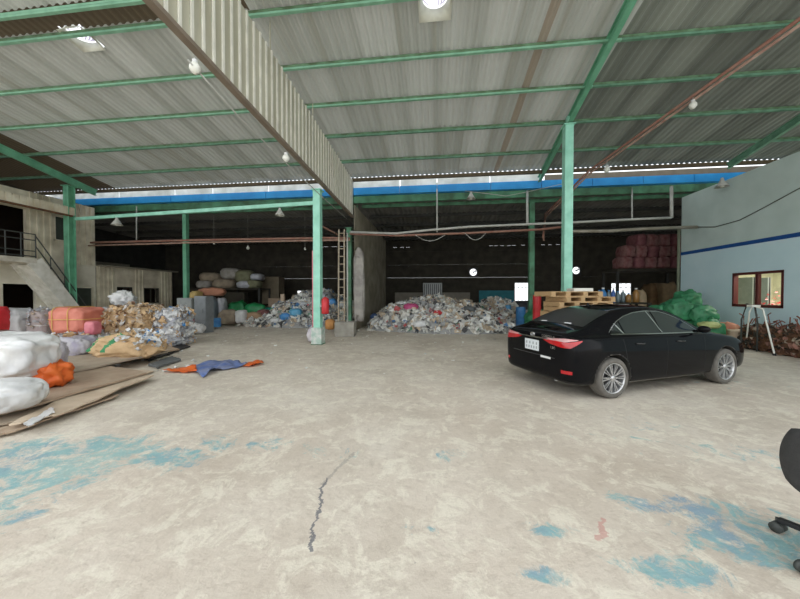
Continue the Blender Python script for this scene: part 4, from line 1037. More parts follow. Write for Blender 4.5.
# =================================================================== REAR HALL
def heap(name, lobes, mats, weights, n, label, seed, fl=(.10, .38)):
    xs0 = min(l[0] - l[2] for l in lobes); xs1 = max(l[0] + l[2] for l in lobes); ys0 = min(l[1] - l[3] for l in lobes); ys1 = max(l[1] + l[3] for l in lobes)
    def hf(x, y):
        z = 0
        for cx, cy, rx, ry, h in lobes:
            r2 = ((x - cx) / rx) ** 2 + ((y - cy) / ry) ** 2
            if r2 < 1: z = max(z, h * (1 - r2) ** .75)
        if z > 0: z *= 1 + .35 * noise.noise(Vector((x * .9, y * .9, seed))) + .12 * noise.noise(Vector((x * 3, y * 3, seed)))
        return z
    cx, cy = (xs0 + xs1) / 2, (ys0 + ys1) / 2
    r = empty(name, (cx, cy, 0)); tag(r, label, 'scrap heap', None, 'stuff'); N_ = 60; vs = []; fs = []
    for j in range(N_ + 1):
        for i in range(N_ + 1):
            x = xs0 + (xs1 - xs0) * i / N_; y = ys0 + (ys1 - ys0) * j / N_; vs.append((x - cx, y - cy, hf(x, y)))
    for j in range(N_):
        for i in range(N_):
            q = (j * (N_ + 1) + i, j * (N_ + 1) + i + 1, (j + 1) * (N_ + 1) + i + 1, (j + 1) * (N_ + 1) + i)
            if max(vs[k][2] for k in q) > 0: fs.append(q)
    mb = MB(); mb.add(vs, fs, 0); rnd = random.Random(seed); pts = []
    while len(pts) < n:
        x, y = rnd.uniform(xs0, xs1), rnd.uniform(ys0, ys1); z = hf(x, y)
        if z <= 0.01: 
            if rnd.random() > .02: continue
        e = .15; nrm = Vector((hf(x - e, y) - hf(x + e, y), hf(x, y - e) - hf(x, y + e), 2 * e)).normalized()
        pts.append(((x - cx, y - cy, z + rnd.uniform(.0, .07)), nrm))
    flakes(mb, pts, fl[0], fl[1], len(mats), rnd, .75, weights)
    o = mb.build(name, mats); C.objects.unlink(o); bpy.data.objects.remove(r)
    C.objects.link(o); o.location = (cx, cy, 0); tag(o, label, 'scrap heap', None, 'stuff'); return hf
F_w = mat('scrap_white', (.86, .86, .82), .5); F_g = mat('scrap_grey', (.40, .40, .39), .6); F_be = mat('scrap_beige', (.64, .52, .38), .8); F_dk = mat('scrap_dark', (.10, .10, .10), .7)
F_bl = mat('scrap_blue', (.10, .25, .48), .5); F_gr = mat('scrap_green', (.10, .32, .18), .5); F_rd = mat('scrap_red', (.50, .10, .10), .5); F_lt = mat('scrap_light', (.74, .72, .66), .5)
FM = [F_g, F_w, F_lt, F_be, F_dk, F_bl, F_gr, F_rd]
hL = heap('scrap_heap', [(-6.75, 17.3, 3.0, 3.0, 1.55), (-7.6, 15.7, 2.6, 1.4, .55)], FM, [5, 5, 5, 4, 2, 1.2, .4, .4], 3800, 'loose heap of grey, white and blue plastic scrap in the left bay', 5)
hR = heap('scrap_heap', [(-.2, 16.1, 3.25, 3.1, 1.3), (-1.9, 15.0, 1.3, 1.6, 1.0), (.6, 14.6, 3.0, 1.8, .8), (3.3, 18.3, 2.6, 1.9, 1.1)], FM, [3, 7, 6, 5, 2, .5, .2, .5], 5600, 'loose heap of whitish plastic scrap in the right bay, right of the dividing wall', 9)
def onheap(hf, px, py, s, m, label, seed, name='plastic_bag', cat='bag', **k):
    # march along the viewing ray to the heap surface
    d = ray(px, py); t = 10.0
    while t < 24:
        p = CAM + d * t
        if hf(p.x, p.y) >= p.z and p.z > 0: break
        t += .05
    p = CAM + d * t; z = max(0, hf(p.x, p.y)); p.z = max(0, z - s * .25)
    return bag(p, (s, s * .8, s * .65), m, label, seed=seed, name=name, cat=cat, creases=.2, wr=.12, sub=3, **k)
for a in ((401, 306, .65, M_pwhite, 'white bag beside the black one near the top of the right heap', 1), (396, 302, .6, M_black, 'black bag near the top left of the right heap', 2), (411, 309, .75, M_mag, 'magenta bag on the upper left of the right heap', 3),
          (382, 309, .6, M_pwhite, 'white crumpled bag at the left flank of the right heap', 4), (377, 318, .7, mat('navy', (.05, .10, .22), .5), 'dark blue bag low on the left flank of the right heap', 5), (438, 314, .45, M_red, 'small dark red bag in the middle of the right heap', 6),
          (468, 312, .8, mat('greydark', (.13, .14, .14), .5), 'dark grey bag at the upper right of the right heap', 8), (497, 318, .55, M_redbundle, 'dull red bag low at the right end of the right heap', 9),
          (420, 326, .6, M_pwhite, 'bright white bag low at the front of the right heap', 10)):
    onheap(hR, *a[:5], a[5])
for a in ((322, 300, 1.2, M_pgrey, 'large silver-grey bag on top of the left heap', 21), (331, 303, .7, M_pblue, 'blue bag behind the red-striped column on the left heap', 22), (296, 314, .7, mat('skyblue', (.12, .40, .62), .4), 'sky-blue bag in the middle of the left heap', 23),
          (286, 318, .6, M_pblue, 'darker blue bag at the lower left of the left heap', 24), (303, 306, .6, M_pgrey, 'small grey bag on the left slope of the left heap', 25), (341, 305, .7, M_pwhite, 'white bag at the right end of the left heap', 26), (275, 322, .5, M_pwhite, 'small white bag at the foot of the left heap', 27)):
    onheap(hL, *a[:5], a[5])
# notice board / vent cabinet on rear wall
c, sz = bx(423, 442, 283, 296.5, 21.3, .3); r = empty('air_cooler', c); tag(r, 'grey boxy air cooler hanging on the rear wall above the right heap', 'cooler')
w_, t_, h_ = sz; mb = MB(); mb.box((-w_ / 2, -t_ / 2, 0), (w_ / 2, t_ / 2, h_)); mb.build('casing', M_steel, r, bevel=.02)
mb = MB()
for k in range(9): x = -w_ / 2 + w_ * (k + .7) / 9.4; mb.box((x - .02, -t_ / 2 - .02, .12), (x + .02, -t_ / 2, h_ - .08))
mb.build('grille', M_dark, r); mb = MB(); mb.box((-w_ / 2, -t_ / 2 - .03, 0), (w_ / 2, -t_ / 2, .09)); mb.build('tray', M_pwhite, r)
mb = MB(); mb.box((-w_ / 2 + .05, t_ / 2, .1), (-w_ / 2 + .12, t_ / 2 + .4, .2)); mb.box((w_ / 2 - .12, t_ / 2, .1), (w_ / 2 - .05, t_ / 2 + .4, .2)); mb.build('bracket', M_dark, r)
# rack with sacks at rear left
M_oldsack = mat('old_sack', (.34, .28, .20), .9, 0, (.24, .19, .14), 4, .3, 10); M_olds2 = mat('old_sack_grey', (.36, .34, .31), .8, 0, (.26, .24, .21), 4, .3, 10); M_gsack = mat('sack_olive', (.22, .22, .13), .9, 0, (.15, .15, .09), 4)
c, sz = bx(197, 266, 287, 318, 19.0, 1.6); rack = empty('storage_rack', (c.x, c.y, 0), YAW); tag(rack, 'long rack carrying old sacks at the back of the left bay', 'rack')
rw = sz[0] / 2; zr_ = H + (294.5 - 288) * 19.0 / F
mb = MB(); mb.box((-rw, -.8, zr_ - .1), (rw, .8, zr_)); mb.build('shelf', M_darkbrown, rack)
mb = MB(); mb.box((-rw, -.8, zr_ * .45), (rw, .8, zr_ * .45 + .08)); mb.build('shelf', M_darkbrown, rack)
for x in (-rw, 0, rw):
    for y in (-.75, .75):
        mb = MB(); mb.box((x - .05, y - .05, 0), (x + .05, y + .05, zr_)); mb.build('post', M_dark, rack)
for i, (x0, x1, yt, yb, m, lab) in enumerate(((198, 214, 280, 288, M_olds2, 'grey old sack at the left end of the rear rack'), (201, 222, 272, 281, M_oldsack, 'brown sack lying on the grey one at the left end of the rack'), (214, 236, 278, 288, M_oldsack, 'wide brown sack second from the left on the rack'),
        (222, 242, 267, 279, M_olds2, 'pale sack at the top of the rack pile, left of the olive sack'), (236, 255, 269, 282, M_gsack, 'olive sack topmost on the rear rack'), (238, 256, 280, 288, M_pgrey, 'whitish sack at the right end of the rack shelf'), (252, 264, 273, 280, M_pgrey, 'silvery bag at the upper right end of the rack pile'), (248, 262, 279, 288, M_gsack, 'dark olive sack under the silvery bag on the rack'))):
    bb(x0, x1, yt, yb, 18.9, m, lab, th=1.0, name='old_sack', cat='sack', seed=70 + i, e=.65, sub=3, group=None)
for i, (x0, x1, yt, yb, D, m, lab, nm, ct) in enumerate((
    (265, 282, 277, 306, 20.6, mat('brownbox', (.22, .18, .12), .9), 'large brown carton stack right of the rack', 'carton', 'box'),
    (270, 281, 298, 312, 19.4, M_card, 'tan carton on the floor before the large brown carton', 'carton', 'box'),
    (226, 246, 292, 304, 18.3, M_darkbrown, 'dark wooden crate under the rack', 'crate', 'box'))):
    c, sz = bx(x0, x1, yt, 330, D, 1.0 if i == 0 else .6); w_, t_, h_ = sz; r = empty(nm, (c.x, c.y, 0), YAW + .05 * i); tag(r, lab, ct)
    mb = MB(); mb.box((-w_ / 2, -t_ / 2, 0), (w_ / 2, t_ / 2, h_ - .03)); mb.build('box_body', m, r, bevel=.015)
    mb = MB(); mb.beam((-w_ / 4, -t_ / 2, h_ - .02), (-w_ / 4, t_ / 2, h_ - .02), w_ / 2, .015, (0, 0, 1)); mb.build('flap', m, r); mb = MB(); mb.beam((w_ / 4, -t_ / 2, h_ - .01), (w_ / 4, t_ / 2, h_ - .01), w_ / 2 - .02, .015, (0, 0, 1)); mb.build('flap', m, r)
FL = [
 (228, 248, 299, 330, 17.6, M_pgreen, 'bright green plastic bag left in the row under the rack'), (243, 266, 301, 330, 17.4, M_pgreen, 'bright green plastic bag right of its twin under the rack'),
 (263, 281, 306, 322, 16.8, mat('tealgreen', (.02, .25, .18), .4), 'teal-green bag at the left foot of the left heap'),
 (218, 239, 308, 325, 15.8, M_oldsack, 'brown sack on the floor left of the white bag in the left bay'), (236, 247, 308, 324, 15.7, M_pwhite, 'white bag between brown sacks in the left bay'),
 (246, 262, 311, 323, 16.0, mat('sackbr', (.45, .30, .18), .8), 'light brown sack right of the white bag in the left bay'), (257, 271, 308, 321, 16.4, M_redbundle, 'dull red bag beside the light brown sack in the left bay'),
 (207, 218, 294, 326, 15.6, mat('slate', (.12, .15, .17), .5), 'slate-coloured tall sack right of the grey cabinets'), (217, 226, 295, 318, 16.0, M_pgrey, 'silvery tall sack behind the slate-coloured one'),
 (199, 226, 287, 296, 15.9, mat('rustcloth', (.45, .20, .12), .8), 'rust-orange cloth thrown over the tall sacks at the cabinets'),
 (192, 201, 290, 300, 15.2, mat('yellowish', (.55, .40, .15), .7), 'small ochre bag above the grey cabinets')]
for i, (x0, x1, yt, yb, D, m, lab) in enumerate(FL):
    bb(x0, x1, yt, yb if yb < 330 else 330, D, m, lab, th=.7, seed=90 + i, e=.65, creases=.2, wr=.12, sub=3, name='cloth' if 'cloth' in lab else 'sack', cat='cloth' if 'cloth' in lab else 'sack')
def drum(x0, x1, yt, yb, D, m, label, name='plastic_drum', cat='drum', z0=None):
    c, sz = bx(x0, x1, yt, yb, D, (x1 - x0) * D / F); R_ = sz[0] / 2; h = sz[2]
    if z0 is not None: c.z = z0; h = max(.1, H + (294.5 - yt) * (D + R_) / F - z0)
    r = empty(name, c); tag(r, label, cat)
    mb = MB(); mb.lathe([(R_ * .9, 0), (R_ * .97, h * .03), (R_, h * .1), (R_ * .96, h * .33), (R_ * .99, h * .36), (R_ * .96, h * .64), (R_ * .99, h * .67), (R_, h * .9), (R_ * .93, h * .96), (R_ * .9, h * .97)], 20); mb.build('shell', m, r, True)
    mb = MB(); mb.lathe([(R_ * .93, h * .96), (R_ * .95, h * .985), (R_ * .9, h), (R_ * .2, h * 1.0)], 20); mb.build('lid', m, r, True); return r
drum(211.5, 220.5, 318, 327.5, 14.6, M_pblue, 'small blue plastic drum on the floor beside the grey cabinets')
mb = MB(); c, sz = bx(281, 284.5, 294, 320, 17.2, .15); mb.box((-sz[0] / 2, -.07, 0), (sz[0] / 2, .07, sz[2])); mb.box((-sz[0] * .6, -.09, 0), (sz[0] * .6, .09, .06)); tag(mb.build('wooden_post', M_card2, None, loc=c), 'short pale wooden post standing at the left heap', 'post')
# centre pillar group
c, sz = bx(336, 355.5, 321.5, 337, 11.75, .7); mb = MB(); mb.box((-sz[0] / 2, -.35, 0), (sz[0] / 2, .35, sz[2])); o = mb.build('concrete_block', M_conc, None, loc=c, rz=YAW, bevel=.02); tag(o, 'raw concrete block at the foot of the dividing wall', 'block')
BT = sz[2]; bc = c
M_pole = mat('pale_pole', (.50, .44, .33), .7, 0, (.35, .28, .2), 6)
def pole(px, yt, yb, D, r_, m, label, lean=0, name='pole', z0=None):
    a = bx(px - 1, px + 1, yt, yb, D, .01)[0]; z1 = H + (294.5 - yt) * D / F; z0_ = a.z if z0 is None else z0
    mb = MB(); mb.tube([(0, 0, 0), (lean * .5, 0, (z1 - z0_) * .5), (lean, 0, z1 - z0_)], r_, 8); mb.tube([(0, 0, 0), (0, 0, .05)], r_ * 1.3, 8)
    o = mb.build(name, m, None, True, loc=(a.x, a.y, z0_)); tag(o, label, 'pole'); return o
lad = empty('ladder', (bc.x - .17, bc.y - .02, BT)); tag(lad, 'pale narrow ladder standing on the concrete block', 'ladder')
zt_ = H + (294.5 - 229) * 12.0 / F - BT
for dx in (-.12, .12): mb = MB(); mb.tube([(dx, 0, 0), (dx * .9, .05, zt_)], .03, 6); mb.build('rail', M_pole, lad)
for k in range(12): mb = MB(); z = zt_ * (k + .5) / 12; mb.tube([(-.12, .02, z), (.12, .02, z)], .018, 6); mb.build('rung', M_pole, lad)
pole(347.5, 233, 322, 12.05, .03, M_cable, 'thin pale pole right of the ladder on the concrete block', z0=BT)
bb(353.5, 365, 243, 322, 13.0, mat('grey_wrap', (.45, .42, .38), .7, 0, (.28, .26, .24), 3), 'tall grey rolled sheet leaning at the end of the dividing wall', th=.35, name='rolled_sheet', cat='sheet', seed=120, e=.5, creases=.2, wr=.1)
bb(325, 335, 318, 330, 12.9, mat('orangesack', (.62, .30, .10), .8), 'small orange-brown sack left of the concrete block', th=.4, name='sack', cat='sack', seed=121)
bb(307, 318, 324, 344, 10.3, mat('pinkwhite', (.70, .66, .68), .5, 0, (.6, .55, .6), 5), 'pinkish white bag slumped at the foot of the cladding column', th=.35, seed=122, creases=.3, wr=.15, pinch=.6)
# fire extinguisher on column A
c, sz = bx(321.5, 329, 297, 314, 9.85, .2); r = empty('fire_extinguisher', c); tag(r, 'red cylinder hung on the right side of the cladding column', 'extinguisher')
R_ = sz[0] / 2; h = sz[2]; mb = MB(); mb.lathe([(R_ * .9, 0), (R_, .03), (R_, h * .85), (R_ * .6, h * .95), (R_ * .3, h)], 16); mb.build('cylinder', M_red, r, True); mb = MB(); mb.tube([(0, 0, h), (0, 0, h + .06), (.08, 0, h + .07)], .02, 6); mb.build('valve', M_black, r); mb = MB(); mb.box((-R_ - .06, -.02, h * .4), (-R_ + .02, .02, h * .55)); mb.build('bracket', M_steel, r)
# ---- things behind the car
drum(516, 525.5, 307, 327, 15.5, M_pblue, 'blue plastic drum standing right of the right heap')
drum(505.5, 511, 305, 322, 16.6, mat('lightblue', (.10, .35, .60), .4), 'light blue slim drum at the right end of the heap')
bb(511, 530, 299, 326, 17.2, mat('dkbag', (.05, .05, .06), .5), 'black bag behind the blue drums', th=.8, seed=130, creases=.2)
bb(524.5, 549, 306, 328, 13.4, M_pgreenb, 'green mesh bag just behind the boot of the black car', th=.8, seed=131, creases=.22, wr=.12, pinch=.3)
drum(533, 541, 295, 322, 12.6, M_red, 'tall red plastic drum left of the pallets')
# pallets
def make_pallet():
    r = empty('wooden_pallet'); L_, W_ = 1.42, 1.0
    mb = MB()
    for k in range(7): y = -W_ / 2 + W_ * (k + .5) / 7; mb.box((-L_ / 2, y - .05, .118), (L_ / 2, y + .05, .14))
    mb.build('top_deck', M_wood, r)
    mb = MB()
    for y in (-W_ / 2 + .05, 0, W_ / 2 - .05): mb.box((-L_ / 2, y - .05, 0), (L_ / 2, y + .05, .02))
    mb.build('bottom_deck', M_wood, r)
    for x in (-L_ / 2 + .07, -L_ / 6, L_ / 6, L_ / 2 - .07):
        mb = MB(); mb.box((x - .06, -W_ / 2, .02), (x + .06, W_ / 2, .118)); mb.build('stringer', M_wood, r)
    return r
proto = make_pallet(); NP = 12; base, _ = bx(546, 604, 300, 360, 8.3, 1.0)
rnd = random.Random(5)
for k in range(NP):
    if k == 0: o = proto
    else:
        o = proto.copy(); C.objects.link(o)
        for ch in proto.children: c2 = ch.copy(); C.objects.link(c2); c2.parent = o
    dx = {11: -.22, 10: .12, 9: .02}.get(k, rnd.uniform(-.08, .08))
    z_ = .142 * k
    o.location = (base.x + dx, base.y + rnd.uniform(-.05, .05), z_); o.rotation_euler = (0, 0, YAW + rnd.uniform(-.05, .05) + (.12 if k == 10 else 0))
    if k >= 9: tag(o, {11: 'topmost wooden pallet of the stack behind the car', 10: 'wooden pallet second from the top, shifted right, behind the car', 9: 'wooden pallet third from the top of the stack behind the car'}[k], 'pallet', 'pallets stacked behind the car')
    else: tag(o, 'wooden pallet in the lower part of the stack hidden behind the car', 'pallet', 'pallets stacked behind the car')
mb = MB(); mb.box((-.25, -.25, 0), (.25, .25, .09)); tag(mb.build('foam_sheet', M_lamp, None, loc=(base.x + .12, base.y, .142 * NP + .002), bevel=.01), 'white foam slab lying on the topmost pallet', 'slab')
# bench with jugs
c, sz = bx(594, 645, 300, 345, 12.2, .8); bn = empty('workbench', (c.x, c.y, 0), YAW); tag(bn, 'dark workbench carrying blue jugs and bottles behind the pallets', 'bench')
bw_ = sz[0] / 2; bz = 1.30
mb = MB(); mb.box((-bw_, -.4, bz - .06), (bw_, .4, bz)); mb.build('bench_top', M_darkbrown, bn)
for x in (-bw_ + .05, bw_ - .05):
    for y in (-.35, .35): mb = MB(); mb.box((x - .04, y - .04, 0), (x + .04, y + .04, bz - .06)); mb.build('leg', M_dark, bn)
M_navy = mat('navy_jug', (.04, .12, .38), .35); M_clear = mat('bottle_grey', (.20, .26, .28), .2); M_brownb = mat('bottle_brown', (.35, .18, .05), .3)
for i, (x0, x1, yt, m, lab) in enumerate(((597, 601.5, 290, M_navy, 'navy jug leftmost on the workbench'), (600, 606, 287.5, M_pblue, 'taller blue jug beside the leftmost navy one'), (606.5, 611, 290, M_clear, 'grey bottle right of the taller blue jug'),
     (611.5, 615, 288, M_navy, 'slim navy bottle in front of the bright window'), (615.5, 620, 291, M_clear, 'squat grey bottle in front of the bright window'), (621, 625, 290, M_clear, 'dark glass bottle fourth from the right on the bench'), (626, 631, 293, M_brownb, 'low brown jar on the workbench'), (633, 639, 288, M_brownb, 'tall brown jar at the right end of the workbench'))):
    Dq = 12.4 + (i % 3) * .08; ww = (x1 - x0) * Dq / F; c = bx(x0, x1, yt, 330, Dq, ww)[0]; c.z = bz; h = H + (294.5 - yt) * Dq / F - bz; R_ = ww / 2
    r = empty('jug', c); tag(r, lab, 'bottle', 'jugs on the workbench'); mb = MB(); mb.lathe([(R_ * .9, 0), (R_, .03), (R_, h * .65), (R_ * .55, h * .82), (R_ * .35, h * .86), (R_ * .35, h * .93)], 14); mb.build('body', m, r, True)
    mb = MB(); mb.lathe([(R_ * .42, h * .9), (R_ * .42, h), (R_ * .1, h)], 12); mb.build('cap', M_pwhite if i % 2 else M_pblue, r)
for i, (x0, x1, yt, yb, D, m, lab) in enumerate(((636, 642, 286, 330, 15.5, mat('lit_doorway', (.85, .65, .40), .7), 'cream stand-in for a lit doorway behind the workbench'), (643, 658, 279, 325, 16.2, mat('brsack2', (.22, .13, .06), .9, 0, (.15, .09, .04), 5, .3, 10), 'dark brown tall sack below the red bundles'),  # cream blob added in place of the yellow light from a rear doorway
     (656, 674, 277, 325, 15.8, mat('brsack3', (.18, .13, .07), .9, 0, (.25, .17, .09), 5, .3, 10), 'mottled brown tall sack next to the blue wall corner'))):
    bb(x0, x1, yt, yb, D, m, lab, th=.9, seed=140 + i, e=.5, creases=.2, name='sack', cat='sack', sub=3)
# red bundles on a mezzanine
c, sz = bx(609, 677, 268, 300, 14.9, 1.4); mz = empty('mezzanine_rack', (c.x, c.y, 0), YAW * .3); tag(mz, 'high dark rack holding red bundles beside the blue wall', 'rack'); zz = H + (294.5 - 268.5) * 14.9 / F; mw = sz[0] / 2
mb = MB(); mb.box((-mw, -.7, zz - .12), (mw, .7, zz)); mb.build('deck', M_darkbrown, mz)
for x in (-mw + .06, mw - .06):
    for y in (-.6, .6): mb = MB(); mb.box((x - .05, y - .05, 0), (x + .05, y + .05, zz - .12)); mb.build('post', M_dark, mz)
rnd = random.Random(8); k = 0
for row, (x0, x1, n_) in enumerate(((616, 676, 5), (619, 676, 5), (630, 676, 4))):
    yb = 268 - row * 11
    for i in range(n_):
        a = x0 + (x1 - x0) * i / n_; b = x0 + (x1 - x0) * (i + 1) / n_
        bb(a, b, yb - 12, yb, 14.75, (M_redbundle, mat('red_bundle2', (.22, .09, .09), .8, 0, (.14, .04, .05), 5, .3, 12), M_redbundle)[k % 3], 'dusty red bundle among its like, stacked on the high rack', th=.9, name='red_bundle', cat='bundle', seed=200 + k, e=.5, sub=3, group='red bundles on the high rack', wr=.1); k += 1
# =================================================================== RIGHT SIDE
for i, (x0, x1, yt, yb, D, lab) in enumerate(((648, 684, 300, 341, 10.2, 'wide green mesh bag lowest left of the pile by the blue wall'), (676, 698, 288.5, 312, 10.6, 'green mesh bag topmost of the pile by the blue wall'),
     (664, 690, 297, 322, 9.9, 'green mesh bag in the middle of the pile, below the topmost'), (685, 713, 302, 330, 9.7, 'green mesh bag on the right slope of the pile'), (696, 719, 316, 343, 9.3, 'small green mesh bag lowest right, near the car bonnet'), (670, 712, 318, 346, 9.9, 'green mesh bag at the bottom middle of the pile behind the car'))):
    bb(x0, x1, yt, yb, D, M_pgreenb, lab, th=.8, name='mesh_bag', seed=160 + i, e=.75, creases=.25, wr=.14, group=None)
bb(700, 719, 321, 329, 9.15, mat('limebeige', (.45, .5, .2), .6), 'small lime-coloured bag on the lowest right green bag', th=.4, seed=170, creases=.2, wr=.12)
# scrap along the wall
hx_ = lambda px, py: atZ(px, py)
def rustbale(x0, x1, yt, yb, D, lab, seed, m=None, th=.8):
    c, sz = bx(x0, x1, yt, yb, D, th); bale(c, sz, m or M_rust, [M_rust, M_brown, M_darkbrown, M_cardg], [5, 3, 3, 1], lab, seed, YAW - .15, 500, (.05, .16), e=.5, name='rusty_bundle', cat='bundle', up=.9)
def rb(x, y, L_, W_, Hh, lab, seed): bale(Vector((x, y, 0)), (L_, W_, Hh), M_rust, [M_rust, M_brown, M_darkbrown, M_cardg], [5, 3, 3, 1], lab, seed, PI / 2, 500, (.05, .16), e=.5, name='rusty_bundle', cat='bundle', up=.9)
rb(9.43, 7.9, 1.5, .6, .78, 'rusty brown scrap bundle nearest, at the right edge under the window', 301)
rb(9.43, 9.2, 1.05, .6, .74, 'rusty brown scrap bundle between the stand legs', 302)
rb(9.45, 10.2, .9, .6, .70, 'dark rusty scrap bundle behind the front of the black car', 303)
c, sz = bx(729, 739.5, 329, 343, 9.3, .35); mb = MB(); R_ = sz[0] / 2; mb.lathe([(R_ * .7, 0), (R_ * .95, sz[2] * .8), (R_ * 1.05, sz[2] * .82), (R_ * 1.05, sz[2]), (R_ * .9, sz[2]), (R_ * .8, sz[2] * .7)], 18); tag(mb.build('plant_pot', M_card2, None, True, loc=c), 'cream plant pot in front of the rusty scrap by the car', 'pot')
bb(716, 738, 320, 345, 9.5, mat('brickred', (.38, .12, .08), .8, 0, (.5, .25, .15), 6, .3, 14), 'brick-red rubble sack behind the bonnet of the car', th=.5, name='rubble_sack', cat='sack', seed=175, creases=.2, wr=.12)
bag((9.45, 8.0, .74), (.6, .4, .16), mat('palestuff', (.5, .48, .45), .6), 'pale flat sack lying on the rusty bundle at the right edge', rz=1.4, name='flat_sack', cat='sack', seed=176, creases=.2, wr=.1)
# tangle of branches / rebar
rnd = random.Random(12); mb = MB(); c, sz = bx(722, 775, 318, 335, 9.1, .5)
for k in range(24):
    x = rnd.uniform(-.8, .8); z = rnd.uniform(.0, .25); y = rnd.uniform(-.2, .2); a = rnd.uniform(0, 2 * PI); L_ = rnd.uniform(.3, .8)
    p = Vector((x, y, z)); q = p + Vector((math.cos(a) * L_ * .5, rnd.uniform(-.15, .15), abs(math.sin(a)) * L_ * .55)); m_ = (p + q) / 2 + Vector((rnd.uniform(-.1, .1), 0, rnd.uniform(0, .15)))
    mb.tube([p, m_, q], rnd.uniform(.008, .018), 5)
o = mb.build('rebar_tangle', mat('rusty_rod', (.24, .09, .06), .8), None, loc=(9.42, 9.75, .55), rz=PI / 2); tag(o, 'tangle of rusty rods lying on the scrap under the office window', 'rods', None, 'stuff')
# stand with two white legs
b1 = atZ(745.5, 348.5); b2 = atZ(774.5, 355.5); st = empty('trestle_stand', (b1 + b2) / 2); tag(st, 'tall trestle stand with two white legs and dark rear hoops under the window', 'stand')
o0 = st.location.copy(); Dd = (b2 - CAM).dot(fw); 
def atD(px, py, D): return CAM + ray(px, py) * D
t1 = atD(749.5, 312, 8.75) - o0; t2 = atD(763, 309, 8.55) - o0; tp_ = atD(753, 306, 8.75) - o0
for a_, b_ in ((b1 - o0, t1), (b2 - o0, t2)):
    mb = MB(); mb.tube([a_ + Vector((0, 0, .02)), b_], .019, 8); l_ = mb.build('white_leg', M_lamp, st); mb = MB(); mb.tube([a_, a_ + Vector((0, 0, .05))], .035, 8); mb.build('foot', M_black, l_)
g1 = atZ(741, 350) - o0; mb = MB(); mb.tube([g1, g1 + Vector((0, 0, .9)), (g1 + tp_) * .5 + Vector((0, 0, .72)), tp_], .02, 8); mb.build('rear_hoop', M_rail, st, True)
g2 = atZ(757, 351.5) - o0; mb = MB(); mb.tube([g2, g2 + Vector((0, 0, .8)), tp_ + Vector((.05, 0, -.02))], .02, 8); mb.build('rear_hoop', M_rail, st, True)
mb = MB(); mb.box(tp_ - Vector((.09, .08, .03)), tp_ + Vector((.12, .08, .03))); mb.tube([t1, tp_, t2], .02, 6); mb.build('head', M_lamp, st)

# =================================================================== OFFICE CHAIR at right
oc = empty('office_chair'); tag(oc, 'black office chair cut by the right edge of the photo', 'chair')
M_cush = mat('chair_black', (0.035, 0.035, 0.035), .75, 0, (.045, .045, .045), 30, .1, 80)
cc = CAM + Vector((fw.x, fw.y, 0)) * 1.76 + rt * 2.69; oc.location = (cc.x, cc.y, 0); oc.rotation_euler = (0, 0, math.radians(-79) + YAW)
mb = MB(); mb.lathe([(.03, .09), (.05, .10), (.05, .14), (.03, .16), (.028, .42)], 14); mb.build('column', M_black, oc)
for k in range(5):
    a = 2 * PI * k / 5 + .75; d = Vector((math.cos(a), math.sin(a), 0)); mb = MB(); mb.beam(d * .03 + Vector((0, 0, .12)), d * .35 + Vector((0, 0, .085)), .05, .03); lg = mb.build('leg', M_black, oc, bevel=.008)
    mb = MB(); p = Vector((-d.y, d.x, 0)); c_ = d * .35 + Vector((0, 0, .035))
    for s in (-1, 1): mb.tube([c_ + p * s * .012, c_ + p * s * .034], .034, 14)
    mb.tube([c_ + Vector((0, 0, .03)), c_ + Vector((0, 0, .06))], .014, 8); mb.build('castor', M_rail, lg, True)
def pad(w_, d_, t_, curve, n=12):
    vs = []; 
    for side_ in (1, -1):
        for j in range(n + 1):
            for i in range(n + 1):
                u = -1 + 2 * i / n; v = -1 + 2 * j / n; x = u * math.sqrt(1 - v * v * .35) * w_ / 2 / .9; y = v * math.sqrt(1 - u * u * .35) * d_ / 2 / .9
                e = max(0, 1 - max(abs(u), abs(v)) ** 6); vs.append((x, y, side_ * t_ / 2 * e + curve * (u * u)))
    m_ = (n + 1) ** 2; fs = []
    for j in range(n):
        for i in range(n): q = (j * (n + 1) + i, j * (n + 1) + i + 1, (j + 1) * (n + 1) + i + 1, (j + 1) * (n + 1) + i); fs.append(q); fs.append(tuple(k + m_ for k in q[::-1]))
    return vs, fs
mb = MB(); v_, f_ = pad(.48, .46, .08, .01); mb.add(v_, f_); mb.build('seat', M_cush, oc, True, loc=(0, 0, .43))
mb = MB(); v_, f_ = pad(.36, .34, .05, .05); v_ = [(x, -.25 - z * 1.0 - y * .12, 0.66 + y) for x, y, z in v_]; v_ = [(x, -y_ * 1.0 - .62, z) for x, y_, z in v_]; mb.add(v_, f_); mb.build('backrest', M_cush, oc, True)
mb = MB(); mb.tube([(0, -.05, .42), (0, -.36, .45), (0, -.40, .60), (0, -.39, .72)], .022, 8); mb.build('back_bar', M_black, oc, True)

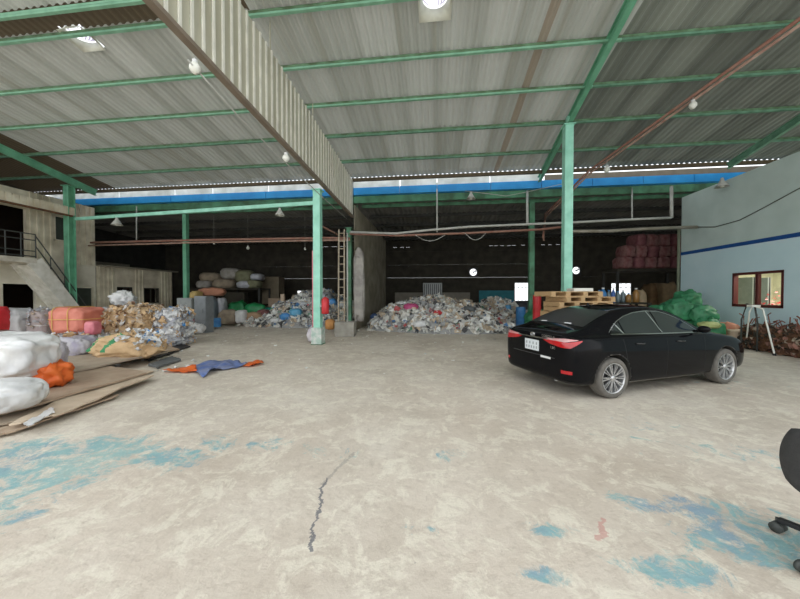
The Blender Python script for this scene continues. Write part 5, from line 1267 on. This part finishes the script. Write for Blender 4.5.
# =================================================================== LAMPS, PIPES, CABLES
def bulb(p, top, label, s=.055, bell=False, m=None):
    r = empty('hanging_bell_lamp' if bell else 'hanging_bulb', p); tag(r, label, 'lamp')
    if bell:
        mb = MB(); mb.lathe([(s * .25, s * 2.0), (s * .35, s * 1.5), (s * .8, s * .7), (s * 1.25, 0), (s * 1.15, .01), (s * .7, s * .62), (s * .25, s * 1.45)], 20, capped=False); mb.build('shade', M_lampgrey, r, True)
        mb = MB(); mb.lathe([(.005, -s * .15), (s * .35, .0), (s * .45, s * .3), (s * .2, s * .9)], 12); mb.build('bulb', M_lamp, r, True)
        h0 = s * 2
    else:
        mb = MB(); mb.lathe([(.004, -s * 1.15), (s * .55, -s * .95), (s, -s * .3), (s * .95, s * .35), (s * .5, s * 1.0)], 16); mb.build('bulb', m or M_lamp, r, True)
        mb = MB(); mb.lathe([(s * .5, s * .95), (s * .5, s * 1.5), (s * .2, s * 1.6)], 12); mb.build('socket', M_pwhite, r); h0 = s * 1.5
    mb = MB(); mb.tube([(0, 0, h0), (0, 0, max(h0 + .03, top))], .006, 5); mb.build('cord', M_cable, r); return r
p = atX(195, 68, PX + .1); bulb(p, .15, 'white bulb hanging under the near end of the ribbed cladding', .075)
p = atX(286, 158, PX + .1); bulb(p, .15, 'white bulb hanging under the middle of the ribbed cladding', .08)
p = atY(471, 199, 13.4); bulb(p, .3, 'bell lamp hanging below the blue gutter at mid-photo', .15, True)
tb0, tb1 = p0, p1
def onbeam(px):
    for k in range(1001):
        q = p0.lerp(p1, k / 1000); v = q - CAM; X_ = 400 + F * v.dot(rt) / v.dot(fw)
        if X_ <= px: return q
    return p1
q = onbeam(280); bulb(q - Vector((0, 0, .34)), .3, 'bell lamp hanging from the tie beam near the cladding column', .13, True)
q = onbeam(117); bulb(q - Vector((0, 0, .36)), .3, 'bell lamp hanging from the tie beam near the left column', .16, True)
p = atX(722, 187, WX - .35); bulb(p, .3, 'bell lamp near the top of the blue wall', .15, True)
pipeA = atR(815, 8, .3); pipeB = atR(590, 170, .35)
tt_ = lambda px: None
def onseg(a, b, px):
    best = None
    for k in range(2001):
        q = a.lerp(b, k / 2000); v = q - CAM; X_ = 400 + F * v.dot(rt) / v.dot(fw)
        if best is None or abs(X_ - px) < best[0]: best = (abs(X_ - px), q)
    return best[1]
q = onseg(pipeA, pipeB, 693); bulb(q - Vector((0, 0, .25)), .22, 'white bulb hanging from the long brown pipe at upper right', .09)
q = onseg(pipeA, pipeB, 607); bulb(q - Vector((0, 0, .42)), .38, 'white bulb under the far end of the long brown pipe', .10)
for i, (px, py, s, lab) in enumerate(((248, 248, .08, 'small white bulb hanging in the dark left bay'), (305, 249, .055, 'tiny bulb in the left bay beside the cladding column'), (214, 243.5, .05, 'tiny bulb in the left bay right of the rear green post'))):
    p = atY(px, py, 15.4); bulb(p, rz(15.4) - p.z, lab, s)
def pipe(pts, r_, m, label, name='pipe', cat='pipe', n=8):
    pts = [Vector(p) for p in pts]; o0 = pts[0].copy(); mb = MB(); mb.tube([p - o0 for p in pts], r_, n); o = mb.build(name, m, None, True, loc=o0); tag(o, label, cat); return o
YP = 12.9
def yp(px, py, dy=0): return atY(px, py, YP + dy)
pipe([yp(75, 243), yp(200, 240), yp(330, 238), yp(350, 238.5)], .05, M_brown, 'brown pipe across the left bay, upper one of the pair')
pipe([yp(75, 246, -.1), yp(200, 242.5, -.1), yp(330, 240.3, -.1), yp(350, 240, -.1)], .035, M_brown2, 'pale tan pipe across the left bay, under the brown one')
pipe([yp(350, 234), yp(400, 235.5), yp(470, 233), yp(540, 229.5), yp(562, 227)], .045, M_brown, 'brown pipe across the right bay between the dividing wall and the thin pole')
pipe([yp(350, 232, -.1), yp(395, 233.5, -.1), yp(430, 230, -.1), yp(470, 226.7, -.1), yp(570, 222.5, -.1), yp(640, 219, -.1), yp(671, 217.8, -.1)], .045, M_pvc, 'long pale plastic pipe rising to the right across the right bay')
pipe([yp(671.5, 218, -.1), yp(671.5, 186, -.1)], .055, M_pvc, 'upright plastic pipe at the right end of the long pale pipe')
pipe([yp(562, 231.5), yp(610, 231), yp(640, 229), yp(697, 227)], .06, mat('pipe_olive', (.22, .20, .15), .7, 0, (.35, .32, .26), 2), 'dull olive pipe ending at the blue wall')
for px, ya, yb_, rr, lab in ((437, 183, 232, .03, 'thin upright rod hanging from the gutter near mid-photo'), (527.3, 191, 223, .05, 'pale upright post left of the dull green rear column'), (632, 188, 218, .025, 'thin upright rod above the pale pipe right of the car column'), (136.5, 206, 240, .025, 'thin upright rod in the left bay near the left column')):
    pipe([yp(px, ya, .95 if ya < 200 else .0), yp(px, yb_, .0)], rr, M_pvc if rr > .04 else M_cable, lab, 'hanger_rod', 'rod')
r = empty('conduit_pair', pipeA); tag(r, 'long pair of rusty brown conduits running diagonally under the roof at upper right', 'pipe')
e1 = atY(545, 214, 13.2); e2 = atY(543, 238, 12.95)
for k, (dz, m) in enumerate(((0, M_brown), (-.10, M_brown2))):
    o_ = Vector((.03 * k, 0, dz)); mb = MB(); mb.tube([pipeA + o_ - pipeA, pipeB + o_ - pipeA, e1 + o_ - pipeA, e2 + o_ - pipeA], .042 if k == 0 else .035, 8); mb.build('conduit', m, r, True)
pipe([atY(320, 225, 9.9), atY(342, 237, 12.6)], .03, M_brown, 'short slanting rusty pipe behind the cladding column')
pipe([atX(188, 60, PX + .12), atX(240, 118, PX + .12), atX(286, 163, PX + .12), atX(318, 193, PX + .12), atX(347, 219, PX + .10)], .012, M_cable, 'pale cable running along the lower edge of the ribbed cladding', 'cable', 'cable')
pipe([atX(697, 227, WX - .02), atX(715, 227, WX - .02), atX(740, 220, WX - .02), atX(765, 207, WX - .02), atX(800, 188, WX - .02)], .014, M_cabled, 'dark cable sagging along the blue wall', 'cable', 'cable')
pipe([yp(465, 191, .8), yp(490, 194, .5), yp(506, 196, .3), yp(527, 192, .3), yp(562, 184, -.6)], .012, M_cable, 'thin pale cable sagging below the blue gutter right of mid-photo', 'cable', 'cable')
for (a_, b_, s_, lab) in ((415, 445, 6, 'drooping loop of cable under the right bay pipes, left one'), (465, 486, 7, 'drooping loop of cable under the right bay pipes, right one')):
    pipe([yp(a_ + (b_ - a_) * k / 8, 235 + s_ * math.sin(PI * k / 8) - (a_ - 415) * .04, -.05) for k in range(9)], .012, M_cable, lab, 'cable', 'cable')
# roof ventilators
for i, (v_, hole) in enumerate(((vent1, HOLES[0]), (vent2, HOLES[1]))):
    x0, x1, y0_, y1_ = hole; cx, cy = (x0 + x1) / 2, (y0_ + y1_) / 2; zc = roofz(cy); r = empty('turbine_vent', (cx, cy, zc)); tag(r, ('roof turbine vent with a white throat at the top centre of the photo', 'roof turbine vent with a white throat at the upper left')[i], 'vent')
    hx2, hy2 = (x1 - x0) / 2 + .01, (y1_ - y0_) / 2 + .01; R_ = .27
    n = 32; ring0 = []; ring1 = []
    for k in range(n):
        a = 2 * PI * k / n; c, s = math.cos(a), math.sin(a); q = 1 / max(abs(c), abs(s)); y = s * q * hy2; ring0.append((c * q * hx2, y, -RS * y - .03)); ring1.append((c * R_, s * R_, .12))
    mb = MB(); mb.add(ring0 + ring1, [(k, (k + 1) % n, n + (k + 1) % n, n + k) for k in range(n)]); o = mb.build('throat', mat('throat_white', (.75, .76, .66), .45), r, True); o.modifiers.new('s', 'SOLIDIFY').thickness = .006
    mb = MB(); nv = 28
    for k in range(nv):
        a = 2 * PI * k / nv; pts = []
        for j in range(9):
            ph = -.95 + 1.9 * j / 8; rr = .12 + .22 * math.cos(ph); z = .34 + .24 * math.sin(ph)
            for da in (-.04, .03): pts.append((rr * math.cos(a + da) * (1 if da < 0 else .9), rr * math.sin(a + da) * (1 if da < 0 else .9), z))
        mb.add(pts, [(2 * j, 2 * j + 1, 2 * j + 3, 2 * j + 2) for j in range(8)])
    mb.build('vanes', mat('vane_lilac', (.62, .55, .70), .4, transl=.7), r, True)
    mb = MB(); mb.lathe([(.20, .54), (.12, .60), (.01, .62)], 20); mb.build('cap', M_steel, r); mb = MB(); mb.tube([(-R_, 0, .14), (R_, 0, .14)], .012, 6); mb.tube([(0, 0, .14), (0, 0, .56)], .01, 6); mb.build('spindle', M_steel, r)
# litter on the floor
rnd = random.Random(77); mb = MB(); pts = []
for k in range(150):
    px = rnd.uniform(200, 500); py = 328 + rnd.expovariate(1 / 9.0)
    if py < 400: q = atZ(px, py); pts.append(((q.x, q.y, .012), (0, 0, 1)))
for k in range(60):
    q = atZ(rnd.uniform(60, 200), rnd.uniform(350, 372)); pts.append(((q.x, q.y, .012), (0, 0, 1)))
flakes(mb, pts, .03, .10, 4, rnd, .15, [5, 3, 1, 1]); mb.v = [(x, y, max(.004, z)) for x, y, z in mb.v]
tag(mb.build('floor_litter', [F_w, F_lt, F_g, F_be]), 'scattered bits of plastic and paper on the concrete floor before the heaps', 'litter', None, 'stuff')

pipe([atX(679, 226, WX - .06), Vector((WX - .06, atX(679, 226, WX - .06).y, 0.0))], .05, mat('drain_olive', (.20, .22, .15), .7), 'dull olive drainpipe down the corner of the blue wall', 'drainpipe')
# =================================================================== LIGHT
w = bpy.data.worlds.new('world'); bpy.context.scene.world = w; w.use_nodes = True
bg = w.node_tree.nodes['Background']; bg.inputs[0].default_value = (0.93, 0.97, 1.0, 1); bg.inputs[1].default_value = 1.0
vs_ = bpy.context.scene.view_settings
vs_.view_transform = 'Standard'; vs_.look = 'None'; vs_.gamma = 1; vs_.use_curve_mapping = False; vs_.exposure = 0.95
bpy.context.scene.cycles.max_bounces = 8; bpy.context.scene.cycles.diffuse_bounces = 5
